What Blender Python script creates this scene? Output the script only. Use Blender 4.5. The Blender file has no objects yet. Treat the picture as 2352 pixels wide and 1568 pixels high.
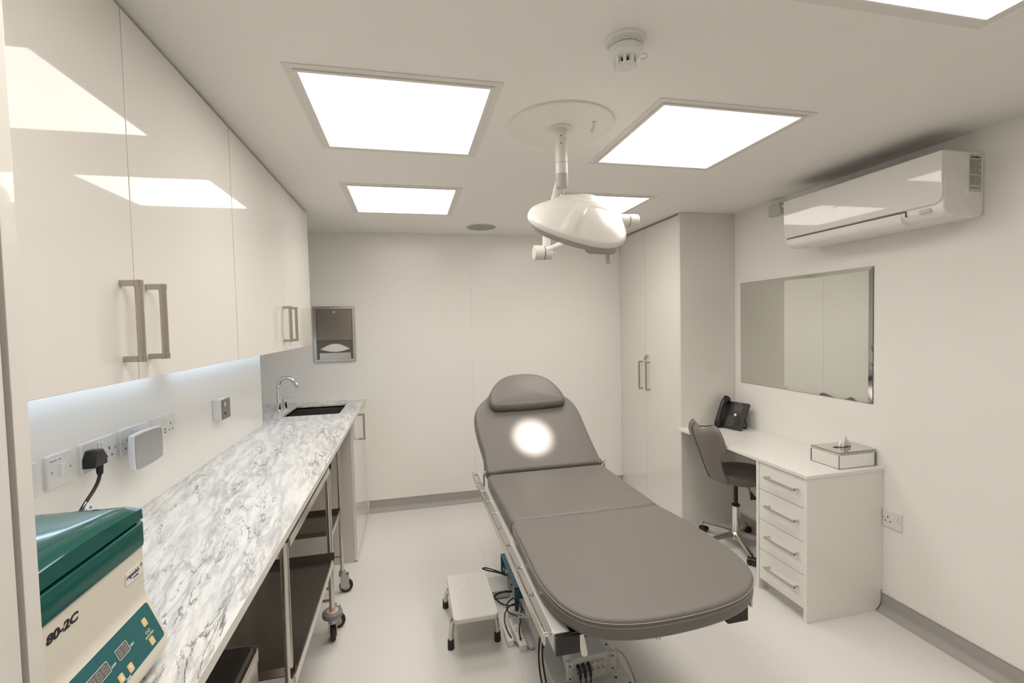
import bpy, bmesh, math, random
from mathutils import Vector, Matrix
random.seed(7)
PI = math.pi
S = bpy.context.scene
C = S.collection

# ------------------------------------------------------------------ camera
cam = bpy.data.cameras.new('camera'); cam.sensor_width = 36.0; cam.sensor_fit = 'HORIZONTAL'
cam.lens = 1054.43 / 2352 * 36.0; cam.clip_start = 0.02
co = bpy.data.objects.new('camera', cam); C.objects.link(co)
r_ = Vector((0.97521132, -0.22006707, -0.02309477)); u_ = Vector((0.03091851, 0.03217346, 0.99900396)); b_ = Vector((-0.21910483, -0.97495403, 0.03818007))
co.matrix_world = Matrix(((r_.x, u_.x, b_.x, 0), (r_.y, u_.y, b_.y, 0), (r_.z, u_.z, b_.z, 1.4629), (0, 0, 0, 1)))
cam.dof.use_dof = False
S.camera = co
# ------------------------------------------------------------------ world, exposure
w = bpy.data.worlds.new('world'); S.world = w; w.use_nodes = True
w.node_tree.nodes['Background'].inputs[0].default_value = (1, .93, .85, 1)
w.node_tree.nodes['Background'].inputs[1].default_value = 0.02
S.view_settings.view_transform = 'Standard'; S.view_settings.look = 'None'
S.view_settings.gamma = 1; S.view_settings.use_curve_mapping = False
S.view_settings.exposure = 0.16
PANEL = 4.2          # ceiling panel emission
SPOT = 420.0          # surgical lamp beam, watts
AREA = 2.3            # watts of the downward lamp behind each diffuser
STRIP = 10.0          # strip lights under the wall cupboards

# ------------------------------------------------------------------ key dimensions (metres)
H = 2.199; YB = 3.756; YF = -1.3
XR = 2.263; XW = -0.857; XREC = -1.25; YREC = 2.954
XU = -0.604; ZB = 1.356; XC = -0.350; HC = 0.900
XT = 1.833; YT = 2.838; XD = 1.810; HD = 0.715
XA = -0.285; XCc = 0.872; SL = 0.556; YA = 1.433; YBl = 2.518; YE = 0.327

# ------------------------------------------------------------------ materials
MATS = {}
def mat(name, col, rough=.5, metal=0, spec=.5, emit=None, es=0, bump=0, bscale=200, coat=0, trans=0, aniso=0):
    if name in MATS: return MATS[name]
    m = bpy.data.materials.new(name); m.use_nodes = True
    nt = m.node_tree; b = nt.nodes['Principled BSDF']
    b.inputs['Base Color'].default_value = (*col, 1)
    b.inputs['Roughness'].default_value = rough; b.inputs['Metallic'].default_value = metal
    b.inputs['Specular IOR Level'].default_value = spec
    b.inputs['Coat Weight'].default_value = coat; b.inputs['Coat Roughness'].default_value = .03
    b.inputs['Transmission Weight'].default_value = trans
    if emit: b.inputs['Emission Color'].default_value = (*emit, 1); b.inputs['Emission Strength'].default_value = es
    # every material carries a faint procedural variation
    tc = nt.nodes.new('ShaderNodeTexCoord'); n = nt.nodes.new('ShaderNodeTexNoise'); n.inputs['Scale'].default_value = 6
    nt.links.new(tc.outputs['Object'], n.inputs['Vector'])
    r = nt.nodes.new('ShaderNodeMapRange'); r.inputs['To Min'].default_value = max(0, rough * .93); r.inputs['To Max'].default_value = min(1, rough * 1.07)
    nt.links.new(n.outputs['Fac'], r.inputs['Value']); nt.links.new(r.outputs['Result'], b.inputs['Roughness'])
    if bump:
        n2 = nt.nodes.new('ShaderNodeTexNoise'); n2.inputs['Scale'].default_value = bscale; n2.inputs['Detail'].default_value = 4
        nt.links.new(tc.outputs['Object'], n2.inputs['Vector'])
        bp = nt.nodes.new('ShaderNodeBump'); bp.inputs['Strength'].default_value = bump; bp.inputs['Distance'].default_value = .002
        nt.links.new(n2.outputs['Fac'], bp.inputs['Height']); nt.links.new(bp.outputs['Normal'], b.inputs['Normal'])
    MATS[name] = m; return m

def mat_brushed(name, col, rough, axis, metal=1):
    m = mat(name, col, rough, metal); nt = m.node_tree; b = nt.nodes['Principled BSDF']
    tc = nt.nodes.new('ShaderNodeTexCoord'); mp = nt.nodes.new('ShaderNodeMapping')
    sc = [260, 260, 260]; sc[axis] = 4; mp.inputs['Scale'].default_value = sc
    n = nt.nodes.new('ShaderNodeTexNoise'); n.inputs['Scale'].default_value = 1; n.inputs['Detail'].default_value = 3
    nt.links.new(tc.outputs['Object'], mp.inputs[0]); nt.links.new(mp.outputs[0], n.inputs['Vector'])
    bp = nt.nodes.new('ShaderNodeBump'); bp.inputs['Strength'].default_value = .25; bp.inputs['Distance'].default_value = .0006
    nt.links.new(n.outputs['Fac'], bp.inputs['Height']); nt.links.new(bp.outputs['Normal'], b.inputs['Normal'])
    return m

def mat_marble():
    m = bpy.data.materials.new('marble_laminate'); m.use_nodes = True; nt = m.node_tree; b = nt.nodes['Principled BSDF']
    N = nt.nodes.new; L = nt.links.new
    tc = N('ShaderNodeTexCoord'); mp = N('ShaderNodeMapping'); mp.inputs['Scale'].default_value = (1.0, .17, 1)
    vr = N('ShaderNodeVectorRotate'); vr.rotation_type = 'Z_AXIS'; vr.inputs['Angle'].default_value = math.radians(-10)
    L(tc.outputs['Object'], vr.inputs['Vector']); L(vr.outputs[0], mp.inputs[0])
    wn = N('ShaderNodeTexNoise'); wn.inputs['Scale'].default_value = 12; wn.inputs['Detail'].default_value = 5; wn.inputs['Roughness'].default_value = .55
    L(mp.outputs[0], wn.inputs['Vector'])
    mx = N('ShaderNodeVectorMath'); mx.operation = 'MULTIPLY_ADD'; mx.inputs[1].default_value = (.055, .030, 0)
    L(wn.outputs['Color'], mx.inputs[0]); L(mp.outputs[0], mx.inputs[2])
    def noise(sc, det, ro, dist=0.0, off=0.0, src=None):
        n = N('ShaderNodeTexNoise'); n.inputs['Scale'].default_value = sc; n.inputs['Detail'].default_value = det; n.inputs['Roughness'].default_value = ro; n.inputs['Distortion'].default_value = dist
        a = N('ShaderNodeVectorMath'); a.operation = 'ADD'; a.inputs[1].default_value = (off, off * .7, off * .3); L((src or mx).outputs[0], a.inputs[0]); L(a.outputs[0], n.inputs['Vector']); return n
    def ramp(src, stops):
        r = N('ShaderNodeValToRGB'); e = r.color_ramp.elements
        e[0].position, c = stops[0]; e[0].color = (c, c, c, 1) if not isinstance(c, tuple) else (*c, 1)
        e[1].position, c = stops[-1]; e[1].color = (c, c, c, 1) if not isinstance(c, tuple) else (*c, 1)
        for p, c in stops[1:-1]: x = e.new(p); x.color = (c, c, c, 1) if not isinstance(c, tuple) else (*c, 1)
        L(src.outputs[0], r.inputs[0]); return r
    def mul(a, bq):
        q = N('ShaderNodeMath'); q.operation = 'MULTIPLY'; L(a.outputs[0], q.inputs[0])
        if isinstance(bq, float): q.inputs[1].default_value = bq
        else: L(bq.outputs[0], q.inputs[1])
        return q
    def mixc(fac, a, col):
        x = N('ShaderNodeMix'); x.data_type = 'RGBA'; x.inputs[7].default_value = (*col, 1); L(fac.outputs[0], x.inputs[0]); L(a, x.inputs[6]); return x.outputs[2]
    base = ramp(noise(33, 10, .66, .25), [(.32, (.50, .505, .50)), (.44, (.63, .63, .62)), (.53, (.75, .745, .725)), (.66, (.82, .81, .785))])
    smoke = mul(ramp(noise(27, 9, .62, .35, 3.1), [(.44, 0.0), (.49, 1.0), (.52, .3), (.57, 0.0)]), ramp(noise(9, 3, .5, 0, 7.7), [(.42, 0.0), (.58, .7)]))
    vein = mul(ramp(noise(25, 9, .58, .45, 11.3), [(.482, 0.0), (.495, 1.0), (.500, .9), (.512, 0.0)]), ramp(noise(13, 3, .5, 0, 5.2), [(.47, 0.0), (.58, .95)]))
    vein2 = mul(ramp(noise(38, 8, .58, .5, 17.9), [(.487, 0.0), (.497, .8), (.507, 0.0)]), ramp(noise(12, 3, .5, 0, 2.2), [(.52, 0.0), (.62, .8)]))
    c = mixc(smoke, base.outputs[0], (.33, .34, .345)); c = mixc(vein, c, (.075, .08, .09)); c = mixc(vein2, c, (.16, .16, .165))
    L(c, b.inputs['Base Color'])
    b.inputs['Roughness'].default_value = .32; b.inputs['Specular IOR Level'].default_value = .4
    return m

def mat_floor():
    m = mat('vinyl_floor', (.60, .58, .545), .42, spec=.35); nt = m.node_tree; b = nt.nodes['Principled BSDF']
    tc = nt.nodes.new('ShaderNodeTexCoord'); n = nt.nodes.new('ShaderNodeTexNoise'); n.inputs['Scale'].default_value = 320; n.inputs['Detail'].default_value = 2
    nt.links.new(tc.outputs['Object'], n.inputs['Vector'])
    cr = nt.nodes.new('ShaderNodeValToRGB'); e = cr.color_ramp.elements
    e[0].position = .3; e[0].color = (.68, .667, .637, 1); e[1].position = .7; e[1].color = (.78, .766, .735, 1)
    nt.links.new(n.outputs['Fac'], cr.inputs[0]); nt.links.new(cr.outputs[0], b.inputs['Base Color'])
    return m

def mat_glitter():
    m = mat('crushed_glass', (.5, .47, .40), .2, .15); nt = m.node_tree; b = nt.nodes['Principled BSDF']
    tc = nt.nodes.new('ShaderNodeTexCoord'); v = nt.nodes.new('ShaderNodeTexVoronoi'); v.inputs['Scale'].default_value = 420
    nt.links.new(tc.outputs['Object'], v.inputs['Vector'])
    cr = nt.nodes.new('ShaderNodeValToRGB'); e = cr.color_ramp.elements
    e[0].color = (.42, .39, .33, 1); e[1].color = (1, .96, .88, 1)
    nt.links.new(v.outputs['Color'], cr.inputs[0]); nt.links.new(cr.outputs[0], b.inputs['Base Color'])
    bp = nt.nodes.new('ShaderNodeBump'); bp.inputs['Strength'].default_value = 1; bp.inputs['Distance'].default_value = .003
    nt.links.new(v.outputs['Distance'], bp.inputs['Height']); nt.links.new(bp.outputs['Normal'], b.inputs['Normal'])
    return m

M_wall = mat('wall_cladding', (.90, .88, .84), .22, spec=.35)
M_ceil = mat('ceiling_paint', (.92, .90, .86), .6, spec=.2)
M_gloss = mat('gloss_door', (.79, .765, .725), .035, spec=.5)
M_carc = mat('melamine', (.80, .775, .735), .25)
M_desk = mat('desk_laminate', (.84, .82, .79), .22)
M_white = mat('white_plastic', (.80, .79, .77), .3)
M_shell = mat('lamp_shell', (.76, .735, .69), .28)
M_grey = mat('grey_plastic', (.36, .36, .35), .4)
M_lgrey = mat('light_grey_plastic', (.58, .58, .56), .4)
M_black = mat('black_plastic', (.012, .012, .012), .35)
M_rubber = mat('black_rubber', (.02, .02, .02), .6)
M_dark = mat('dark_gap', (.03, .028, .025), .8)
M_gap = mat('shadow_gap', (.30, .28, .26), .8)
M_nickel = mat_brushed('brushed_nickel', (.50, .455, .405), .32, 0)
M_steel = mat_brushed('stainless_steel', (.62, .59, .55), .24, 1)
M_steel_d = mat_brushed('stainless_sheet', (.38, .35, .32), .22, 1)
M_chrome = mat('chrome', (.85, .85, .86), .06, 1)
M_cush = mat('taupe_vinyl', (.165, .150, .137), .40, spec=.4, bump=.35, bscale=420)
M_stitch = mat('stitch_thread', (.52, .49, .45), .7)
M_frame = mat('couch_frame', (.66, .64, .61), .3, .15)
M_marble = mat_marble(); M_floor = mat_floor(); M_glit = mat_glitter()
M_cove = mat('cove_vinyl', (.40, .38, .36), .5)
M_trimw = mat('cove_cap', (.80, .78, .74), .4)
M_panel = mat('light_diffuser', (.9, .9, .9), .5, emit=(1, .942, .868), es=PANEL)
M_strip = mat('led_strip', (.9, .9, .9), .5, emit=(.62, .80, 1), es=STRIP)
M_led = mat('led_green', (.6, .9, .8), .5, emit=(.7, 1, .9), es=1.5)
M_lens = mat('lamp_lens', (.9, .9, .9), .3, emit=(1, .97, .92), es=6)
M_mirror = mat('mirror_glass', (.80, .81, .77), .012, 1)
M_edge = mat('mirror_edge', (.10, .12, .11), .2)
M_teal = mat('teal_plastic', (.002, .085, .072), .09)
M_cream = mat('cream_casing', (.70, .66, .57), .45)
M_tpanel = mat('teal_panel', (.012, .115, .125), .35)
M_disp = mat('display_window', (.13, .13, .125), .3)
M_segs = mat('display_segments', (.27, .27, .25), .4)
M_yel = mat('yellow_button', (.75, .56, .25), .4)
M_ink = mat('ink_black', (.01, .01, .012), .5)
M_inkb = mat('ink_navy', (.02, .04, .10), .5)
M_inkg = mat('ink_grey', (.25, .24, .22), .6)
M_inkw = mat('ink_pale', (.72, .74, .72), .5)
M_red = mat('indicator_red', (.30, .13, .11), .4)
M_blue = mat('blue_paint', (.035, .15, .225), .4)
M_bluetag = mat('blue_ink', (.08, .35, .5), .5)
M_orange = mat('orange_ink', (.75, .35, .18), .6)
M_bumper = mat('grey_rubber', (.22, .21, .21), .5)
M_peach = mat('peach_hub', (.62, .44, .33), .4)
M_amber = mat('amber_hub', (.55, .32, .10), .35)
M_tissue = mat('tissue_paper', (.85, .83, .79), .9)
M_beige_cable = mat('beige_cable', (.52, .49, .44), .5)
M_screen = mat('phone_screen', (.10, .09, .09), .2)
M_key = mat('phone_key', (.10, .095, .09), .4)

# ------------------------------------------------------------------ mesh helpers
def box(bm, x0, x1, y0, y1, z0, z1, bev=0, seg=2, M=None):
    t = bmesh.new()
    bmesh.ops.create_cube(t, size=1)
    for v in t.verts:
        v.co = Vector(((x0 + x1) / 2 + v.co.x * (x1 - x0), (y0 + y1) / 2 + v.co.y * (y1 - y0), (z0 + z1) / 2 + v.co.z * (z1 - z0)))
    if bev: bmesh.ops.bevel(t, geom=t.edges[:], offset=bev, segments=seg, affect='EDGES', profile=.5)
    merge(bm, t, M)
def merge(bm, t, M=None):
    if M is not None: bmesh.ops.transform(t, matrix=M, verts=t.verts[:])
    bmesh.ops.recalc_face_normals(t, faces=t.faces[:])
    me = bpy.data.meshes.new('tmp'); t.to_mesh(me); t.free(); bm.from_mesh(me); bpy.data.meshes.remove(me)
def frame_of(d):
    d = d.normalized(); a = Vector((0, 0, 1)) if abs(d.z) < .9 else Vector((1, 0, 0))
    x = d.cross(a).normalized(); y = d.cross(x).normalized(); return x, y
def cyl(bm, p0, p1, r0, r1=None, seg=24, bev=0, M=None):
    p0 = Vector(p0); p1 = Vector(p1); r1 = r0 if r1 is None else r1
    t = bmesh.new(); d = p1 - p0; L = d.length; dn = d.normalized(); x, y = frame_of(dn)
    prof = [(0, r0), (L, r1)] if not bev else [(0, r0 - bev), (bev * .3, r0 - bev * .3), (bev, r0), (L - bev, r1), (L - bev * .3, r1 - bev * .3), (L, r1 - bev)]
    rings = [[t.verts.new(p0 + dn * h + (x * math.cos(2 * PI * i / seg) + y * math.sin(2 * PI * i / seg)) * r) for i in range(seg)] for h, r in prof]
    for a, b in zip(rings, rings[1:]):
        for i in range(seg): t.faces.new((a[i], a[(i + 1) % seg], b[(i + 1) % seg], b[i]))
    t.faces.new(rings[0][::-1]); t.faces.new(rings[-1]); merge(bm, t, M)
def lathe(bm, prof, origin=(0, 0, 0), axis=(0, 0, 1), seg=48, M=None):   # prof: (height, radius)
    t = bmesh.new(); o = Vector(origin); dn = Vector(axis).normalized(); x, y = frame_of(dn); rings = []
    for h, r in prof:
        if r < 1e-6: rings.append([t.verts.new(o + dn * h)])
        else: rings.append([t.verts.new(o + dn * h + (x * math.cos(2 * PI * i / seg) + y * math.sin(2 * PI * i / seg)) * r) for i in range(seg)])
    for a, b in zip(rings, rings[1:]):
        for i in range(seg):
            j = (i + 1) % seg
            if len(a) == 1 and len(b) == 1: continue
            if len(a) == 1: t.faces.new((a[0], b[j], b[i]))
            elif len(b) == 1: t.faces.new((a[i], a[j], b[0]))
            else: t.faces.new((a[i], a[j], b[j], b[i]))
    if len(rings[0]) > 1: t.faces.new(rings[0][::-1])
    if len(rings[-1]) > 1: t.faces.new(rings[-1])
    merge(bm, t, M)
def smooth(pts, n=8, closed=False):
    P = [Vector(p) for p in pts]; out = []; N = len(P)
    rng = range(N) if closed else range(N - 1)
    for i in rng:
        if closed: a, b, c, d = P[i - 1], P[i], P[(i + 1) % N], P[(i + 2) % N]
        else: a, b, c, d = P[max(i - 1, 0)], P[i], P[i + 1], P[min(i + 2, N - 1)]
        for k in range(n):
            s = k / n
            out.append(.5 * ((2 * b) + (c - a) * s + (2 * a - 5 * b + 4 * c - d) * s * s + (3 * b - a - 3 * c + d) * s ** 3))
    if not closed: out.append(P[-1])
    return out
def tube(bm, pts, r, seg=10, closed=False, sm=8, M=None):
    P = smooth(pts, sm, closed) if sm else [Vector(p) for p in pts]
    t = bmesh.new(); N = len(P); rings = []; prev = None
    for i, p in enumerate(P):
        if closed: d = P[(i + 1) % N] - P[i - 1]
        else: d = P[min(i + 1, N - 1)] - P[max(i - 1, 0)]
        d = d.normalized() if d.length > 1e-9 else Vector((0, 0, 1))
        if prev is None: x, y = frame_of(d)
        else:
            x = prev - d * prev.dot(d); x = x.normalized() if x.length > 1e-6 else frame_of(d)[0]; y = d.cross(x)
        prev = x; rr = r(i / (N - 1)) if callable(r) else r
        rings.append([t.verts.new(p + (x * math.cos(2 * PI * k / seg) + y * math.sin(2 * PI * k / seg)) * rr) for k in range(seg)])
    pr = list(zip(rings, rings[1:])) + ([(rings[-1], rings[0])] if closed else [])
    for a, b in pr:
        for k in range(seg): t.faces.new((a[k], a[(k + 1) % seg], b[(k + 1) % seg], b[k]))
    if not closed: t.faces.new(rings[0][::-1]); t.faces.new(rings[-1])
    merge(bm, t, M)
def rrect(u0, u1, v0, v1, r, n=6):
    if not isinstance(r, (list, tuple)): r = [r] * 4
    out = []
    for (cx, cy, a0, rr) in ((u1 - r[0], v0 + r[0], -90, r[0]), (u1 - r[1], v1 - r[1], 0, r[1]), (u0 + r[2], v1 - r[2], 90, r[2]), (u0 + r[3], v0 + r[3], 180, r[3])):
        if rr < 1e-6: out.append((cx, cy)); continue
        for k in range(n + 1):
            a = math.radians(a0 + 90 * k / n); out.append((cx + rr * math.cos(a), cy + rr * math.sin(a)))
    return out
def inset(poly, d):
    N = len(poly); out = []
    for i in range(N):
        p = Vector(poly[i]); a = Vector(poly[i - 1]); b = Vector(poly[(i + 1) % N])
        n1 = Vector(((p - a).y, -(p - a).x)); n2 = Vector(((b - p).y, -(b - p).x))
        if n1.length < 1e-9: n1 = n2
        if n2.length < 1e-9: n2 = n1
        n = n1.normalized() + n2.normalized(); n = n.normalized() if n.length > 1e-6 else n1.normalized()
        out.append((p.x - n.x * d, p.y - n.y * d))
    return out
AX = {'z': lambda u, v, w: Vector((u, v, w)), 'y': lambda u, v, w: Vector((u, -w, v)), 'x': lambda u, v, w: Vector((w, u, v)), '-x': lambda u, v, w: Vector((-w, -u, v))}
def prism(bm, poly, w0, w1, ax='z', r=0, rb=0, M=None, crown=0, n=4):
    """outline (counter-clockwise) in u,v raised from w0 to w1, top edge rounded by r, bottom by rb"""
    f = AX[ax]; t = bmesh.new(); rings = []
    prof = []
    if rb:
        for k in range(n): a = PI / 2 * k / n; prof.append((rb * (1 - math.sin(a)), w0 + rb * (1 - math.cos(a))))
        prof.append((0, w0 + rb))
    else: prof.append((0, w0))
    if r:
        for k in range(n + 1): a = PI / 2 * k / n; prof.append((r * (1 - math.cos(a)), w1 - r * (1 - math.sin(a))))
    else: prof.append((0, w1))
    for d, w in prof:
        pl = inset(poly, d) if d else poly
        rings.append([t.verts.new(f(p[0], p[1], w)) for p in pl])
    if crown:
        base = inset(poly, r) if r else poly; cx = sum(p[0] for p in base) / len(base); cy = sum(p[1] for p in base) / len(base)
        for s in (.9, .75, .5, .25): rings.append([t.verts.new(f(cx + (p[0] - cx) * s, cy + (p[1] - cy) * s, w1 + crown * (1 - s ** 2) ** .8)) for p in base])
    N = len(poly)
    for a, b in zip(rings, rings[1:]):
        for i in range(N): t.faces.new((a[i], a[(i + 1) % N], b[(i + 1) % N], b[i]))
    t.faces.new(rings[0][::-1])
    if crown:
        cv = t.verts.new(f(cx, cy, w1 + crown)); tp = rings[-1]
        for i in range(N): t.faces.new((tp[i], tp[(i + 1) % N], cv))
    else: t.faces.new(rings[-1])
    merge(bm, t, M)
def new(): return bmesh.new()

ORG = {}
SPLIT = {'screw', 'screw_hole', 'lens', 'mounting_bracket', 'pin_hole', 'port', 'port_ring', 'charging_port', 'foot', 'levelling_foot', 'dimple', 'frame_hole', 'rail_spacer', 'cross_member', 'connector', 'vent_slot', 'rib', 'leg_tube', 'key', 'indicator_light', 'knob'}
def pieces(bm):
    left = set(bm.verts); out = []
    while left:
        v = left.pop(); st = [v]; comp = {v}
        while st:
            a = st.pop()
            for e in a.link_edges:
                b = e.other_vert(a)
                if b in left: left.discard(b); comp.add(b); st.append(b)
        nb = bmesh.new(); mp = {}
        for v in comp: mp[v] = nb.verts.new(v.co)
        for f in {f for v in comp for f in v.link_faces}: nb.faces.new([mp[v] for v in f.verts])
        out.append(nb)
    return out
def obj(name, bm, m, parent=None, sm=True, angle=38, label=None):
    if name in SPLIT:
        ps = pieces(bm); bm.free()
        ps.sort(key=lambda q: tuple(round(c, 4) for c in min((v.co for v in q.verts), key=lambda c: (c.x, c.y, c.z))))
        os_ = [obj1(name, q, m, parent, sm, angle, label) for q in ps]; return os_[0]
    return obj1(name, bm, m, parent, sm, angle, label)
def obj1(name, bm, m, parent=None, sm=True, angle=38, label=None):
    me = bpy.data.meshes.new(name)
    bmesh.ops.remove_doubles(bm, verts=bm.verts[:], dist=1e-6)
    org = ORG.get(parent.name, Vector((0, 0, 0))) if parent else Vector((0, 0, 0))
    bmesh.ops.translate(bm, verts=bm.verts[:], vec=-org)
    bm.to_mesh(me); bm.free()
    if sm:
        for p in me.polygons: p.use_smooth = True
        me.set_sharp_from_angle(angle=math.radians(angle))
    me.materials.append(m)
    o = bpy.data.objects.new(name, me); C.objects.link(o)
    if sm: wn = o.modifiers.new('weighted', 'WEIGHTED_NORMAL'); wn.keep_sharp = True; wn.weight = 70
    if parent: o.parent = parent; ORG[o.name] = org
    if label: o['label'] = label
    return o
def B(name, m, parent, *boxes, bev=0.0, label=None):
    bm = new()
    for b in boxes: box(bm, *b, bev=bev)
    return obj(name, bm, m, parent, label=label)
def thing(name, label, cat, loc, group=None):
    o = bpy.data.objects.new(name, None); C.objects.link(o); o.location = loc; o.empty_display_size = .05
    ORG[o.name] = Vector(loc); o['label'] = label; o['category'] = cat
    if group: o['group'] = group
    return o
def tag(o, label, cat, group=None):
    o['label'] = label; o['category'] = cat
    if group: o['group'] = group
    return o
def struct(o): o['kind'] = 'structure'; return o
def dup(root, loc, label, group=None):
    r = root.copy(); C.objects.link(r); r.location = loc; r['label'] = label
    if group: r['group'] = group
    def rec(src, dst):
        for ch in list(src.children):
            c = ch.copy(); C.objects.link(c); c.parent = dst; rec(ch, c)
    rec(root, r); return r
def text(name, s, m, parent, size, M, extrude=.0003, bold=0, shear=0, align='LEFT', sx=1):
    cu = bpy.data.curves.new('txt', 'FONT'); cu.body = s; cu.size = size; cu.extrude = extrude; cu.offset = bold; cu.shear = shear; cu.align_x = align
    to = bpy.data.objects.new('txt', cu); C.objects.link(to)
    dg = bpy.context.evaluated_depsgraph_get(); me = bpy.data.meshes.new_from_object(to.evaluated_get(dg))
    bpy.data.objects.remove(to); bpy.data.curves.remove(cu)
    bm = new(); bm.from_mesh(me); bpy.data.meshes.remove(me)
    bmesh.ops.transform(bm, matrix=M @ Matrix.Diagonal((sx, 1, 1, 1)), verts=bm.verts[:])
    return obj(name, bm, m, parent, sm=False)
def basis(o, x, y):
    x = Vector(x).normalized(); y = Vector(y).normalized(); z = x.cross(y)
    return Matrix(((x.x, y.x, z.x, o[0]), (x.y, y.y, z.y, o[1]), (x.z, y.z, z.z, o[2]), (0, 0, 0, 1)))

# ================================================================== THE ROOM
def sbox(name, m, *b): return struct(B(name, m, None, *b))
sbox('floor', M_floor, (XREC - .1, XR + .1, YF - .1, YB + .1, -.08, 0))
sbox('ceiling', M_ceil, (XREC - .1, XR + .1, YF - .1, YB + .1, H, H + .1))
sbox('wall_back', M_wall, (XREC - .1, XR + .1, YB, YB + .1, 0, H))
sbox('wall_right', M_wall, (XR, XR + .1, YF, YB, 0, H))
sbox('wall_front', M_wall, (XREC - .1, XR + .1, YF - .1, YF, 0, H))
sbox('wall_left', M_wall, (XREC - .1, XW, YF, YREC, 0, H))
sbox('wall_left_recess', M_wall, (XREC - .1, XREC, YREC, YB, 0, H))
# coved skirting
def cove(name, pts_fn, a, b):
    bm = new(); prof = [(0, 0), (.045, 0), (.03, .006), (.015, .018), (.006, .035), (.004, .088), (0, .088)]
    t = bmesh.new(); ra = [t.verts.new(pts_fn(p, q, a)) for p, q in prof]; rb = [t.verts.new(pts_fn(p, q, b)) for p, q in prof]
    for i in range(len(prof)): j = (i + 1) % len(prof); t.faces.new((ra[i], ra[j], rb[j], rb[i]))
    t.faces.new(ra[::-1]); t.faces.new(rb); merge(bm, t); return struct(obj(name, bm, M_cove))
cove('baseboard_back', lambda p, q, s: (s, YB - p, q), -.345, XT - .001)
cove('baseboard_right', lambda p, q, s: (XR - p, s, q), YF + .01, 1.782)
cove('baseboard_right_2', lambda p, q, s: (XR - p, s, q), 2.112, YT - .002)
for nm, b in (('trim_1', (-.345, XT - .001, YB - .009, YB, .088, .100)), ('trim_2', (XR - .009, XR, YF + .01, 1.782, .088, .100)), ('trim_3', (XR - .009, XR, 2.112, YT - .002, .088, .1))):
    bm = new(); box(bm, *b, bev=.003); struct(obj(nm, bm, M_trimw))
# welded floor seam, wall panel joints and the worktop sealant bead
struct(B('trim_4', mat('weld_line', (.68, .66, .63), .5), None, (.417, .421, YF + .02, YB - .05, 0, .0006)))
struct(B('trim_5', mat('joint_strip', (.80, .78, .74), .3), None, (.505, .509, YB - .0015, YB, .1, H)))
bm = new(); box(bm, XW, XW + .005, .52, YREC, HC, HC + .005, bev=.0015); struct(obj('trim_6', bm, M_trimw))
struct(B('trim_7', mat('joint_strip', (.7, .67, .63), .4), None, (XR - .0015, XR, 1.62, 1.623, H - .1, H)))

# ================================================================== CEILING THINGS
def ceiling_light(x, y, label):
    t = thing('ceiling_light', label, 'light', (x + SL / 2, y + SL / 2, H), 'square ceiling light panels')
    bm = new(); o = .036; z0 = H - .007
    for b in ((x - o, x + SL + o, y - o, y - .013), (x - o, x + SL + o, y + SL + .013, y + SL + o), (x - o, x - .013, y - .013, y + SL + .013), (x + SL + .013, x + SL + o, y - .013, y + SL + .013)):
        box(bm, *b, H - .003, H)
    for b in ((x - .012, x + SL + .012, y - .012, y), (x - .012, x + SL + .012, y + SL, y + SL + .012), (x - .012, x, y, y + SL), (x + SL, x + SL + .012, y, y + SL)):
        box(bm, *b, z0, H, bev=.001)
    obj('frame', bm, M_lf, t)
    bm = new(); prism(bm, rrect(x, x + SL, y, y + SL, .006), H - .005, H - .001); obj('diffuser', bm, M_panel, t)
    al = bpy.data.lights.new('lamp', 'AREA'); al.shape = 'SQUARE'; al.size = SL * .98; al.energy = AREA; al.spread = math.radians(125); al.color = (1, .942, .868)
    lo = bpy.data.objects.new('lamp', al); C.objects.link(lo); lo.parent = t; lo.location = (0, 0, -.0062)
    return t
M_lf = mat('light_frame', (.80, .775, .73), .4)
l0 = ceiling_light(XA, YA, 'large square ceiling light panel nearest the glossy wall cupboards, left of the surgical lamp pole')
def lcopy(x, y, label): dup(l0, (x + SL / 2, y + SL / 2, H), label, 'square ceiling light panels')
lcopy(XA, YBl, 'square ceiling light panel farther back on the left, before the round speaker grille')
lcopy(XCc, YA, 'square ceiling light panel right of the surgical lamp pole, towards the air conditioner')
lcopy(XCc, YBl, 'square ceiling light panel mostly hidden behind the surgical lamp head')
lcopy(XCc, YE, 'square ceiling light panel cut off by the top right corner of the picture')
lcopy(XA, YE, 'square ceiling light panel overhead, seen only as a reflection in the wall cupboard doors')

# round speaker grille
t = thing('ceiling_speaker', 'round flush grey speaker grille in the ceiling near the back wall', 'speaker', (.56, 3.46, H))
bm = new(); lathe(bm, [(0, .112), (-.004, .112), (-.005, .108), (-.003, .104)], (.56, 3.46, H)); obj('rim', bm, M_lgrey, t)
bm = new(); lathe(bm, [(0, .104), (-.0035, .104), (-.0035, 0)], (.56, 3.46, H)); obj('grille', bm, mat('speaker_mesh', (.42, .41, .39), .7, bump=1, bscale=600), t)

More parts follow.
